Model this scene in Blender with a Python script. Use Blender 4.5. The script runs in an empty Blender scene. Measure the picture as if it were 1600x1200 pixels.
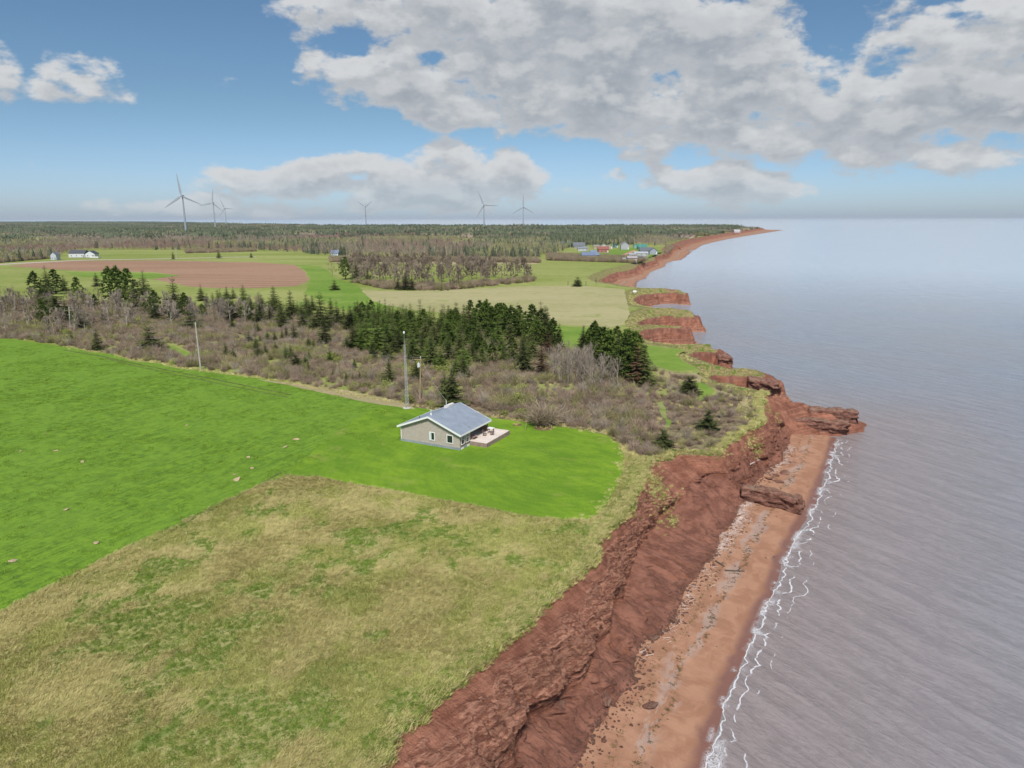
import bpy, math, random
import numpy as np
from mathutils import Matrix, Vector
from mathutils.geometry import tessellate_polygon

random.seed(7); RNG = np.random.default_rng(7)
S = bpy.context.scene
COL = S.collection
R = math.radians

# ------------------------------------------------------------------ camera
FPX = 1109.0; PITCH = R(13.11); ROLL = R(0.11); CAMZ = 43.0; LAND = 8.0
cam_d = bpy.data.cameras.new('camera'); cam = bpy.data.objects.new('camera', cam_d); COL.objects.link(cam)
cam_d.sensor_width = 36; cam_d.lens = 36 * FPX / 1600; cam_d.clip_start = 0.5; cam_d.clip_end = 200000
_c, _s = math.cos(ROLL), math.sin(ROLL)
UP0 = Vector((0, math.sin(PITCH), math.cos(PITCH))); FW = Vector((0, math.cos(PITCH), -math.sin(PITCH)))
RT = Vector((1, 0, 0)) * _c - UP0 * _s; UPV = Vector((1, 0, 0)) * _s + UP0 * _c
m3 = Matrix((RT, UPV, -FW)).transposed()
cam.matrix_world = Matrix.Translation((0, 0, CAMZ)) @ m3.to_4x4()
S.camera = cam

def ray(px, py):
    return RT * ((px - 800) / FPX) + UPV * (-(py - 600) / FPX) + FW
def P(px, py, z=LAND):                       # where the line of sight meets the level z
    d = ray(px, py); t = (z - CAMZ) / d.z
    return (d.x * t, d.y * t, z)
def PY(px, py, Y):                           # the point of that line of sight at world distance Y
    d = ray(px, py); t = Y / d.y
    return (d.x * t, Y, CAMZ + d.z * t)
def proj(x, y, z=LAND):                      # world -> photo pixels (arrays)
    dx, dy, dz = x, y, z - CAMZ
    w = dx * FW.x + dy * FW.y + dz * FW.z
    u = dx * RT.x + dy * RT.y + dz * RT.z
    v = dx * UPV.x + dy * UPV.y + dz * UPV.z
    return 800 + FPX * u / w, 600 - FPX * v / w, w

# ------------------------------------------------------------------ sky, sun, exposure
SUN_AZ, SUN_EL = R(180), R(52)               # azimuth clockwise from +Y (the view direction)
S.view_settings.view_transform = 'Standard'; S.view_settings.look = 'None'
S.view_settings.gamma = 1; S.view_settings.use_curve_mapping = False
S.view_settings.exposure = 0.9
SKY_STRENGTH = 0.05

class NT:
    """small helper for wiring nodes"""
    def __init__(self, tree): self.t = tree; self.n = tree.nodes; self.l = tree.links
    def node(self, kind, **kw):
        o = self.n.new(kind)
        for k, v in kw.items(): setattr(o, k, v)
        return o
    def put(self, sock, v):
        if hasattr(v, 'is_output') or isinstance(v, bpy.types.NodeSocket): self.l.new(v, sock)
        elif v is not None: sock.default_value = v
    def m(self, op, a, b=None, c=None, clamp=False):
        o = self.node('ShaderNodeMath', operation=op, use_clamp=clamp)
        for i, v in enumerate((a, b, c)):
            if v is not None: self.put(o.inputs[i], v)
        return o.outputs[0]
    def vm(self, op, a, b=None, out=0):
        o = self.node('ShaderNodeVectorMath', operation=op)
        self.put(o.inputs[0], a)
        if b is not None: self.put(o.inputs[3 if op == 'SCALE' else 1], b)
        return o.outputs[out]
    def rng(self, v, a, b, c=0.0, d=1.0, smooth=True):
        o = self.node('ShaderNodeMapRange', interpolation_type='SMOOTHSTEP' if smooth else 'LINEAR')
        for i, x in enumerate((v, a, b, c, d)): self.put(o.inputs[i], x)
        return o.outputs[0]
    def mix(self, f, a, b, mode='MIX'):
        o = self.node('ShaderNodeMix', data_type='RGBA', blend_type=mode)
        self.put(o.inputs[0], f); self.put(o.inputs[6], a if not isinstance(a, tuple) else (*a, 1)[:4]); self.put(o.inputs[7], b if not isinstance(b, tuple) else (*b, 1)[:4])
        return o.outputs[2]
    def noise(self, vec, scale, detail=4, rough=0.55, dist=0.0, dim='3D'):
        o = self.node('ShaderNodeTexNoise', noise_dimensions=dim)
        self.put(o.inputs['Vector'], vec); o.inputs['Scale'].default_value = scale
        o.inputs['Detail'].default_value = detail; o.inputs['Roughness'].default_value = rough
        o.inputs['Distortion'].default_value = dist
        return o.outputs[0]
    def attr(self, name, kind='GEOMETRY'):
        o = self.node('ShaderNodeAttribute', attribute_name=name, attribute_type=kind); return o
    def mapv(self, vec, scale=(1, 1, 1), rot=(0, 0, 0), loc=(0, 0, 0)):     # moved and turned first, then stretched along the turned axes
        for kw in (dict(Location=loc, Rotation=rot), dict(Scale=scale)):
            o = self.node('ShaderNodeMapping'); self.put(o.inputs[0], vec); vec = o.outputs[0]
            for k_, v_ in kw.items(): o.inputs[k_].default_value = v_
        return vec

world = bpy.data.worlds.new('World'); S.world = world; world.use_nodes = True
wt = NT(world.node_tree); wt.n.clear()
w_out = wt.node('ShaderNodeOutputWorld'); w_bg = wt.node('ShaderNodeBackground'); w_bg.inputs[1].default_value = SKY_STRENGTH
sky = wt.node('ShaderNodeTexSky', sky_type='NISHITA', sun_disc=False)
sky.sun_elevation = SUN_EL; sky.sun_rotation = SUN_AZ; sky.altitude = 0
sky.air_density = 1.0; sky.dust_density = 0.6; sky.ozone_density = 2.0
tc = wt.node('ShaderNodeTexCoord'); dirv = tc.outputs['Generated']
sep = wt.node('ShaderNodeSeparateXYZ'); wt.l.new(dirv, sep.inputs[0])
az = wt.m('ARCTAN2', sep.outputs[0], sep.outputs[1]); el = wt.m('ARCSINE', sep.outputs[2])
comb = wt.node('ShaderNodeCombineXYZ'); wt.l.new(az, comb.inputs[0]); wt.l.new(el, comb.inputs[1])
# clouds: (x, y, half width, half height, density) as seen, turned into directions
CLOUDS = [(620,25,140,45,1),(800,50,240,80,1.2),(980,90,240,90,1.3),(560,115,80,28,.8),(500,100,40,22,.6),(640,140,100,38,.9),(720,165,110,32,.9),
 (480,62,42,18,.45),(1120,40,70,35,.8),(900,150,230,52,1.1),(1080,175,150,55,1.1),(1150,130,170,70,1.1),(1210,85,60,30,.8),(1250,195,170,48,1),
 (1440,120,160,62,1.2),(1540,110,130,66,1.2),(1400,190,170,50,.9),(1340,235,95,28,.8),(1240,250,90,20,.5),(1510,238,90,24,.9),(1590,150,80,50,1),
 (1400,60,45,16,.5),(1590,0,90,12,.6),(1300,30,60,24,.25),(790,208,36,12,.55),(1320,150,70,40,.8),
 (705,262,62,38,1.1),(640,290,150,32,1.1),(480,283,130,26,1),(540,268,60,20,.9),(790,280,56,38,1),(700,305,140,24,.9),(400,275,60,16,.7),(430,268,60,14,.6),
 (960,275,34,11,.4),(1130,283,105,26,1),(1150,270,52,18,.9),(1190,300,62,20,.8),(1050,277,36,14,.7),
 (330,322,42,18,.9),(270,328,80,12,.6),(420,330,70,12,.7),(135,118,46,24,.75),(80,142,60,14,.45),(195,152,26,12,.35),(5,115,20,30,.7),(1130,325,60,8,.3)]
HOLES = [(562,58,40,22,.9),(672,95,26,20,.7),(1150,62,40,20,.6),(1300,70,38,55,.9),(1292,150,18,26,.5),(610,200,60,30,.4),(1400,95,40,20,.5),(1345,225,40,14,.35),(1470,215,40,12,.4),(780,150,30,12,.25)]
def blobs(off_el):
    base = wt.vm('ADD', comb.outputs[0], (0, off_el, 0))
    wn = wt.noise(wt.vm('MULTIPLY', base, (1, 1.7, 1)), 12, 8, .57)
    acc = None
    for (cx, cy, rx, ry, w) in CLOUDS:
        d = ray(cx, cy).normalized(); a0 = math.atan2(d.x, d.y); e0 = math.asin(d.z)
        v = wt.vm('MULTIPLY', wt.vm('SUBTRACT', base, (a0, e0, 0)), (FPX / rx * math.cos(a0) ** 0, FPX / ry, 0))
        q = wt.vm('DOT_PRODUCT', v, v, out=1)
        o = wt.m('MULTIPLY_ADD', q, -0.62 * w, w * .9)
        acc = o if acc is None else wt.m('MAXIMUM', acc, o)
    acc = wt.m('MINIMUM', acc, .95)
    for (cx, cy, rx, ry, w) in HOLES:
        w *= .55
        d = ray(cx, cy).normalized(); v = wt.vm('MULTIPLY', wt.vm('SUBTRACT', base, (math.atan2(d.x, d.y), math.asin(d.z), 0)), (FPX / rx, FPX / ry, 0))
        acc = wt.m('SUBTRACT', acc, wt.m('MAXIMUM', wt.m('MULTIPLY_ADD', wt.vm('DOT_PRODUCT', v, v, out=1), -w, w * 1.4), 0))
    acc = wt.m('MAXIMUM', acc, -0.6)
    # sky outside the picture carries on with the same broken cumulus
    sp = wt.vm('MULTIPLY', wt.vm('NORMALIZE', dirv), (1, 1, 2.2))
    gen = wt.m('MULTIPLY_ADD', wt.noise(wt.vm('ADD', sp, (0, 0, off_el)), 3.1, 5, .5), 5.0, -2.55)
    inz = wt.m('MULTIPLY', wt.rng(el, R(15.5), R(19), 1, 0), wt.rng(wt.m('ABSOLUTE', az), R(37), R(43), 1, 0))
    inz = wt.m('MAXIMUM', inz, wt.rng(el, R(4), R(10), 1, 0))
    mixv = wt.m('ADD', wt.m('MULTIPLY', acc, inz), wt.m('MULTIPLY', gen, wt.m('SUBTRACT', 1, inz)))
    d = wt.m('ADD', mixv, wt.m('MULTIPLY_ADD', wn, 3.9, -1.95))
    return d
D1 = blobs(0.0); D2 = blobs(0.022)
alpha = wt.rng(D1, 0.0, 0.5, 0, 0.96)
top = wt.rng(wt.m('SUBTRACT', D1, D2), -0.25, 0.6)
fine = wt.noise(wt.vm('MULTIPLY', comb.outputs[0], (1, 1.7, 1)), 34, 5, .6)
thick = wt.rng(D1, 0.3, 1.3)
shade = wt.m('ADD', wt.m('MULTIPLY', top, .62), wt.m('MULTIPLY_ADD', thick, -.45, .50))
shade = wt.m('ADD', shade, wt.m('MULTIPLY_ADD', fine, .32, -.16), clamp=True)
k = 1.0 / SKY_STRENGTH / 2 ** 0.9
ccol = wt.mix(shade, tuple(k * v for v in (.33, .365, .41)), tuple(k * v for v in (.66, .67, .68)))
hz = wt.rng(el, 0.0, R(9), 1, 0)
tint = wt.mix(hz, (0.66, 0.82, .92), (0.80, 1.0, 1.44))
skyc = wt.mix(1.0, sky.outputs[0], tint, 'MULTIPLY')
alpha = wt.m('MULTIPLY', alpha, wt.rng(el, R(-1), R(4), .45, 1))
wcol = wt.mix(alpha, skyc, ccol)
wt.l.new(wcol, w_bg.inputs[0]); wt.l.new(w_bg.outputs[0], w_out.inputs[0])

sun_d = bpy.data.lights.new('sun', 'SUN'); sun_d.energy = 2.5; sun_d.angle = R(11); sun_d.color = (1, .955, .89)
sun = bpy.data.objects.new('sun', sun_d); COL.objects.link(sun)
sdir = Vector((math.sin(SUN_AZ) * math.cos(SUN_EL), math.cos(SUN_AZ) * math.cos(SUN_EL), math.sin(SUN_EL)))
sun.rotation_euler = sdir.to_track_quat('Z', 'Y').to_euler(); sun.location = (-60, 60, 120)

# ------------------------------------------------------------------ numeric helpers
def _h(i, j, k, seed):
    n = (i.astype(np.int64) * 374761393 + j.astype(np.int64) * 668265263 + k.astype(np.int64) * 2147483647 + seed * 1274126177) & 0xFFFFFFFF
    n = ((n ^ (n >> 13)) * 1274126177) & 0xFFFFFFFF
    n = ((n ^ (n >> 16)) * 2246822519) & 0xFFFFFFFF
    return ((n ^ (n >> 15)) & 0xFFFF) / 65535.0
def vnoise(x, y, z=0.0, seed=0):
    x = np.asarray(x, float); y = np.asarray(y, float) + 0 * x; z = np.asarray(z, float) + 0 * x
    xi, yi, zi = np.floor(x), np.floor(y), np.floor(z); fx, fy, fz = x - xi, y - yi, z - zi
    fx, fy, fz = [f * f * (3 - 2 * f) for f in (fx, fy, fz)]
    xi, yi, zi = xi.astype(int), yi.astype(int), zi.astype(int)
    r = 0
    for a in (0, 1):
        for b in (0, 1):
            for c in (0, 1):
                r = r + _h(xi + a, yi + b, zi + c, seed) * (fx if a else 1 - fx) * (fy if b else 1 - fy) * (fz if c else 1 - fz)
    return r
def fbm(x, y, z=0.0, seed=0, o=4, g=0.5):
    r = 0; a = 1; t = 0
    for i in range(o):
        r = r + a * (vnoise(np.asarray(x) * 2 ** i, np.asarray(y) * 2 ** i, np.asarray(z) * 2 ** i, seed + i * 17) - .5); t += a; a *= g
    return r / t * 2
def sst(a, b, x):
    t = np.clip((np.asarray(x, float) - a) / (b - a), 0, 1); return t * t * (3 - 2 * t)
def inpoly(x, y, poly):
    r = np.zeros(np.shape(x), bool); n = len(poly)
    for i in range(n):
        x1, y1 = poly[i][:2]; x2, y2 = poly[(i + 1) % n][:2]
        if y1 == y2: continue
        c = ((y1 > y) != (y2 > y)) & (x < (x2 - x1) * (y - y1) / (y2 - y1) + x1)
        r ^= c
    return r

def mk(name, V, F, mat=None, parent=None, attrs=None, smooth=False, link=True, mats=None, mi=None):
    me = bpy.data.meshes.new(name)
    V = np.asarray(V, np.float32)
    if isinstance(F, np.ndarray):
        k = F.shape[1]; nf = len(F)
        me.vertices.add(len(V)); me.vertices.foreach_set('co', V.ravel())
        me.loops.add(nf * k); me.loops.foreach_set('vertex_index', F.astype(np.int32).ravel())
        me.polygons.add(nf); me.polygons.foreach_set('loop_start', np.arange(0, nf * k, k, dtype=np.int32))
        me.polygons.foreach_set('loop_total', np.full(nf, k, np.int32)); me.update(calc_edges=True)
    else:
        me.from_pydata([tuple(map(float, v)) for v in V], [], F)
    for m in (mats or ([mat] if mat else [])): me.materials.append(m)
    if mi is not None: me.polygons.foreach_set('material_index', np.asarray(mi, np.int32))
    if attrs:
        for k2, v in attrs.items():
            a = me.attributes.new(k2, 'FLOAT', 'POINT'); a.data.foreach_set('value', np.asarray(v, np.float32))
    if smooth: me.polygons.foreach_set('use_smooth', np.ones(len(me.polygons), bool))
    me.update()
    o = bpy.data.objects.new(name, me)
    if link: COL.objects.link(o)
    if parent: o.parent = parent
    return o
def tag(o, label=None, cat=None, group=None, kind=None):
    if label: o['label'] = label
    if cat: o['category'] = cat
    if group: o['group'] = group
    if kind: o['kind'] = kind
    return o
def empty(name, loc, rz=0.0):
    o = bpy.data.objects.new(name, None); COL.objects.link(o); o.location = loc; o.rotation_euler = (0, 0, rz)
    o.empty_display_size = .3; return o

class MB:
    """collects simple shapes into one mesh"""
    def __init__(self): self.v = []; self.f = []
    def add(self, v, f):
        n = len(self.v); self.v += [tuple(p) for p in v]; self.f += [tuple(i + n for i in q) for q in f]; return self
    def box(self, x0, x1, y0, y1, z0, z1):
        v = [(x, y, z) for z in (z0, z1) for y in (y0, y1) for x in (x0, x1)]
        return self.add(v, [(0, 2, 3, 1), (4, 5, 7, 6), (0, 1, 5, 4), (2, 6, 7, 3), (0, 4, 6, 2), (1, 3, 7, 5)])
    def prism(self, pts, axis, a, b):            # pts in the two other axes
        n = len(pts); v = []
        for t in (a, b):
            for p in pts:
                v.append((t, p[0], p[1]) if axis == 0 else (p[0], t, p[1]) if axis == 1 else (p[0], p[1], t))
        return self.add(v, [tuple(range(n)), tuple(range(2 * n - 1, n - 1, -1))] + [(i, n + i, n + (i + 1) % n, (i + 1) % n) for i in range(n)])
    def tube(self, p, q, r0, r1=None, n=8):
        r1 = r0 if r1 is None else r1; p = Vector(p); q = Vector(q); d = (q - p).normalized()
        a = d.orthogonal().normalized(); b = d.cross(a); v = []
        for c, r in ((p, r0), (q, r1)):
            for i in range(n):
                t = 2 * math.pi * i / n; v.append(c + a * (r * math.cos(t)) + b * (r * math.sin(t)))
        return self.add(v, [(i, (i + 1) % n, n + (i + 1) % n, n + i) for i in range(n)] + [tuple(range(n - 1, -1, -1)), tuple(range(n, 2 * n))])
    def build(self, name, mat, parent=None, smooth=False, link=True):
        return mk(name, self.v, self.f, mat, parent, smooth=smooth, link=link)

# ------------------------------------------------------------------ materials
MATS = {}
def mat(name, col=(.5, .5, .5), rough=.8, metal=0.0, var=0.0, vscale=1.0, bump=0.0, bscale=5.0, fn=None, spec=.3, objvar=0.0, trans=0.0):
    """plain principled with a little procedural variation; fn(nt, bsdf, pos) may rewire colour"""
    if name in MATS: return MATS[name]
    m = bpy.data.materials.new(name); m.use_nodes = True; nt = NT(m.node_tree)
    b = nt.n['Principled BSDF']; b.inputs['Roughness'].default_value = rough; b.inputs['Metallic'].default_value = metal
    b.inputs['Specular IOR Level'].default_value = spec
    pos = nt.node('ShaderNodeTexCoord').outputs['Object']
    if fn: fn(nt, b, pos)
    else:
        f = nt.noise(pos, vscale, 4)
        v = nt.rng(f, .3, .7, 1 - var, 1 + var, False)
        if objvar:
            oi = nt.node('ShaderNodeObjectInfo'); v = nt.m('MULTIPLY', v, nt.rng(oi.outputs['Random'], 0, 1, 1 - objvar, 1 + objvar, False))
        c = nt.mix(1.0, col, v, 'MULTIPLY') ; nt.l.new(c, b.inputs['Base Color'])
    if bump:
        bn = nt.node('ShaderNodeBump'); bn.inputs['Strength'].default_value = 1; bn.inputs['Distance'].default_value = bump
        nt.l.new(nt.noise(pos, bscale, 4, .6), bn.inputs['Height']); nt.l.new(bn.outputs[0], b.inputs['Normal'])
    if trans: b.inputs['Transmission Weight'].default_value = trans
    MATS[name] = m; return m
def bumpn(nt, b, h, dist, strength=1.0):
    bn = nt.node('ShaderNodeBump'); bn.inputs['Strength'].default_value = strength; bn.inputs['Distance'].default_value = dist
    nt.l.new(h, bn.inputs['Height']); nt.l.new(bn.outputs[0], b.inputs['Normal'])

def f_rough(nt, b, p):           # dry straw and new green grass mixed
    s = nt.mapv(p, (.45, 1, 1), (0, 0, R(-20)))
    a = nt.noise(p, .11, 5, .6); c = nt.noise(s, 1.1, 5, .7); f = nt.noise(s, 6, 4, .7)
    col = nt.mix(nt.rng(c, .35, .65), (.26, .26, .08), (.42, .38, .18))
    g = nt.m('MULTIPLY', nt.rng(nt.m('ADD', nt.m('MULTIPLY', a, .6), nt.m('MULTIPLY', c, .4)), .54, .62), .7)
    col = nt.mix(g, col, (.07, .17, .02)); col = nt.mix(nt.rng(f, .3, .7, 0, .5), col, (.20, .21, .06))
    nt.l.new(col, b.inputs['Base Color']); bumpn(nt, b, nt.m('ADD', f, nt.m('MULTIPLY', c, 2)), .1)
def f_wheat(nt, b, p):
    q = nt.mapv(p, (.12, 1.6, 1), (0, 0, R(-66.6)))       # drill rows run along the field edge
    a = nt.noise(p, .05, 4, .6); c = nt.noise(p, .8, 5, .75); r = nt.noise(q, 1.6, 4, .6); f = nt.noise(p, 4.5, 4, .7)
    v = nt.m('ADD', nt.m('MULTIPLY', c, .5), nt.m('ADD', nt.m('MULTIPLY', r, .3), nt.m('MULTIPLY', f, .2)))
    col = nt.mix(nt.rng(v, .38, .60), (.072, .150, .016), (.170, .300, .024))
    col = nt.mix(nt.rng(a, .4, .65, 0, .45), col, (.165, .285, .032))
    col = nt.mix(nt.rng(f, .66, .74, 0, .5), col, (.20, .20, .06))
    nt.l.new(col, b.inputs['Base Color']); bumpn(nt, b, v, .5)
def f_lawn(nt, b, p):
    q = nt.mapv(p, (.5, 1.0, 1), (0, 0, R(40)))
    a = nt.noise(p, .09, 4, .6, .5); r = nt.noise(q, .55, 4, .6, .6); f = nt.noise(p, 3.5, 4, .7)
    w = nt.node('ShaderNodeTexWave', wave_type='RINGS', rings_direction='Z'); nt.l.new(nt.mapv(p, (1, 1, 1), (0, 0, 0), (-8, -96, 0)), w.inputs[0])
    w.inputs['Scale'].default_value = .28; w.inputs['Distortion'].default_value = 4; w.inputs['Detail'].default_value = 3; w.inputs['Detail Scale'].default_value = .25
    v = nt.m('ADD', nt.m('MULTIPLY', a, .35), nt.m('ADD', nt.m('MULTIPLY', r, .3), nt.m('MULTIPLY', f, .25)))
    v = nt.m('ADD', v, nt.m('MULTIPLY', w.outputs[1], .018))
    col = nt.mix(nt.rng(v, .36, .60), (.105, .205, .016), (.195, .315, .024))
    col = nt.mix(nt.rng(nt.noise(p, .16, 5, .65), .58, .74, 0, .55), col, (.25, .27, .07))
    nt.l.new(col, b.inputs['Base Color']); bumpn(nt, b, f, .1)
def f_brush(nt, b, p):
    a = nt.noise(p, .06, 5, .6); c = nt.noise(p, .7, 5, .7)
    col = nt.mix(nt.rng(a, .4, .6), (.19, .14, .095), (.24, .215, .11)); col = nt.mix(nt.rng(c, .4, .65), col, (.11, .08, .058))
    col = nt.mix(nt.rng(nt.noise(p, .09, 4, .6, .8), .6, .72, 0, .4), col, (.17, .19, .06))
    nt.l.new(col, b.inputs['Base Color']); bumpn(nt, b, c, .3)
def meadow(c1, c2, c3, sx=.02, rows=None):
    def fn(nt, b, p):
        a = nt.noise(nt.mapv(p, (.35, 1, 1)), sx, 5, .6); c = nt.noise(p, .25, 5, .7)
        v = nt.m('ADD', nt.m('MULTIPLY', a, .6), nt.m('MULTIPLY', c, .4))
        col = nt.mix(nt.rng(v, .40, .60), c1, c2); col = nt.mix(nt.rng(nt.noise(p, sx * 2.6, 5, .65, 1), .55, .7, 0, .8), col, c3)
        if rows:
            w = nt.node('ShaderNodeTexWave', wave_type='BANDS', bands_direction='X'); nt.l.new(nt.mapv(p, (1, 1, 1), (0, 0, rows[0])), w.inputs[0])
            w.inputs['Scale'].default_value = rows[1]; w.inputs['Distortion'].default_value = 2.0; w.inputs['Detail'].default_value = 3
            w.inputs['Detail Scale'].default_value = .3
            col = nt.mix(nt.m('MULTIPLY', w.outputs[1], rows[2]), col, rows[3])
        nt.l.new(col, b.inputs['Base Color'])
    return fn
M_rough = mat('rough_grass', fn=f_rough, rough=.9, spec=.1)
M_wheat = mat('young_grain', fn=f_wheat, rough=.8, spec=.15)
M_lawn = mat('lawn_turf', fn=f_lawn, rough=.85, spec=.12)
M_brush = mat('brush_floor', fn=f_brush, rough=.95, spec=.1)
M_past = mat('pasture', fn=meadow((.19, .23, .05), (.28, .30, .10), (.14, .24, .04)), rough=.9, spec=.1)
M_hay = mat('old_hay', fn=meadow((.31, .29, .14), (.40, .35, .20), (.22, .27, .08), .03, (R(60), .12, .3, (.24, .28, .09))), rough=.9, spec=.1)
M_green = mat('green_sward', fn=meadow((.125, .22, .03), (.19, .275, .05), (.22, .25, .08), .04), rough=.9, spec=.1)
M_plough = mat('ploughed_soil', fn=meadow((.24, .14, .088), (.31, .19, .125), (.22, .15, .085), .02, (R(84), .026, .55, (.38, .25, .17))), rough=.95, spec=.1)
M_straw = mat('dead_grass', fn=meadow((.30, .26, .14), (.40, .33, .20), (.22, .21, .08), .06), rough=.9, spec=.1)
M_gravel = mat('gravel', (.42, .36, .30), .95, var=.15, vscale=.5)
M_redtrack = mat('red_track', (.42, .24, .17), .95, var=.15, vscale=.2)

def f_cliff(nt, b, p):
    rock = nt.attr('rock').outputs['Fac']; bt = nt.attr('beach').outputs['Fac']; gr = nt.attr('turf').outputs['Fac']
    st = nt.noise(nt.mapv(p, (2.2, .5, 3.2), (R(6), 0, R(45))), 1.3, 6, .62); c = nt.noise(p, .5, 6, .65); f = nt.noise(p, 5, 5, .7)
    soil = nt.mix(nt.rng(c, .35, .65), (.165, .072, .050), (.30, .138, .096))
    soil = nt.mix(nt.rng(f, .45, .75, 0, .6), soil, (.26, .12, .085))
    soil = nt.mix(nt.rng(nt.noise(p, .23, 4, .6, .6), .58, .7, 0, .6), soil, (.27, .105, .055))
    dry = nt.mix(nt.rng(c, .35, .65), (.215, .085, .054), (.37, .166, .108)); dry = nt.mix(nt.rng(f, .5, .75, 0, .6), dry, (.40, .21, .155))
    soil = nt.mix(nt.rng(rock, .03, .18), soil, dry)  # rock value picks the paler soil colour for the upper face
    rk = nt.mix(nt.rng(st, .38, .62), (.25, .103, .068), (.51, .255, .17))
    col = nt.mix(nt.rng(nt.m('ADD', rock, nt.m('MULTIPLY_ADD', c, .5, -.25)), .45, .7), soil, rk)
    strat = nt.noise(nt.mapv(p, (.04, .04, 2.2), (R(4), R(3), 0)), 1.0, 4, .7)
    col = nt.mix(1.0, col, nt.mix(nt.rng(rock, .1, .25), (1.0, 1.0, 1.0), nt.rng(strat, .4, .6, .72, 1.12)), 'MULTIPLY')
    # sand, wet sand, grey shale showing through, seaweed
    n2 = nt.noise(p, .35, 5, .65, .6); n3 = nt.noise(p, 2.2, 5, .7)
    sand = nt.mix(nt.rng(n2, .4, .6), (.30, .155, .095), (.37, .205, .13)); sand = nt.mix(nt.rng(n3, .5, .8, 0, .5), sand, (.31, .175, .125))
    btn = nt.m('ADD', bt, nt.m('MULTIPLY_ADD', n2, .26, -.13))
    ps = nt.mapv(p, (1, .35, 1), (0, 0, R(28)))
    band1 = nt.m('MULTIPLY', nt.rng(nt.m('ABSOLUTE', nt.m('SUBTRACT', btn, .43)), .05, .15, 1, 0), nt.rng(nt.noise(ps, .5, 5, .7), .48, .54))
    sand = nt.mix(nt.m('MULTIPLY', band1, .5), sand, (.36, .30, .27))
    band2 = nt.m('MULTIPLY', nt.rng(nt.m('ABSOLUTE', nt.m('SUBTRACT', btn, .47)), .01, .07, 1, 0), nt.rng(nt.noise(p, 1.7, 5, .75), .50, .56))
    sand = nt.mix(nt.m('MULTIPLY', band2, .85), sand, (.07, .055, .025))
    band3 = nt.m('MULTIPLY', nt.rng(nt.m('ABSOLUTE', nt.m('SUBTRACT', btn, .24)), .01, .06, 1, 0), nt.rng(nt.noise(p, 2.5, 5, .75), .52, .57))
    sand = nt.mix(nt.m('MULTIPLY', band3, .7), sand, (.10, .075, .03))
    wet = nt.rng(btn, .80, .93)
    sand = nt.mix(wet, sand, (.20, .10, .078))
    isb = nt.rng(nt.m('ADD', bt, nt.m('MULTIPLY_ADD', n3, .04, -.02)), .0, .02)
    col = nt.mix(isb, col, sand)
    grass = nt.mix(nt.rng(n3, .4, .6), (.17, .16, .05), (.33, .27, .14)); grass = nt.mix(nt.rng(c, .5, .62), grass, (.11, .17, .025))
    col = nt.mix(nt.rng(nt.m('ADD', gr, nt.m('MULTIPLY_ADD', n3, .7, -.35)), .4, .6), col, grass)
    nt.l.new(col, b.inputs['Base Color'])
    nt.l.new(nt.rng(nt.m('MULTIPLY', wet, isb), 0, 1, .95, .35), b.inputs['Roughness'])
    rill = nt.noise(nt.mapv(p, (.25, 1.3, .3), (0, 0, R(28.7))), 2.0, 5, .7)
    h = nt.m('ADD', nt.m('MULTIPLY', st, nt.m('MULTIPLY_ADD', rock, .7, .15)), nt.m('MULTIPLY_ADD', f, .22, nt.m('MULTIPLY', rill, .35)))
    h = nt.m('MULTIPLY', h, nt.rng(isb, 0, 1, 1, .12))
    bumpn(nt, b, h, 1.0)
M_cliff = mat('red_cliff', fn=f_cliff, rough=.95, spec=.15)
def f_slab(nt, b, p):
    st = nt.noise(nt.mapv(p, (1.1, 1.1, 3.5)), 1.2, 6, .7); f = nt.noise(p, 4, 5, .7)
    geo = nt.node('ShaderNodeNewGeometry'); sp = nt.node('ShaderNodeSeparateXYZ'); nt.l.new(geo.outputs['Normal'], sp.inputs[0])
    col = nt.mix(nt.rng(st, .38, .62), (.13, .058, .042), (.27, .135, .10)); col = nt.mix(nt.rng(f, .5, .8, 0, .5), col, (.30, .18, .14))
    lich = nt.m('MULTIPLY', nt.rng(sp.outputs[2], .55, .9), nt.rng(nt.noise(p, .8, 5, .7), .45, .6))  # mask for paler tan patches on up-facing faces
    col = nt.mix(nt.m('MULTIPLY', lich, .55), col, (.30, .22, .15))
    nt.l.new(col, b.inputs['Base Color']); bumpn(nt, b, nt.m('ADD', st, nt.m('MULTIPLY', f, .4)), .35)
M_slab = mat('layered_sandstone', fn=f_slab, rough=.9, spec=.2)

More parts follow.
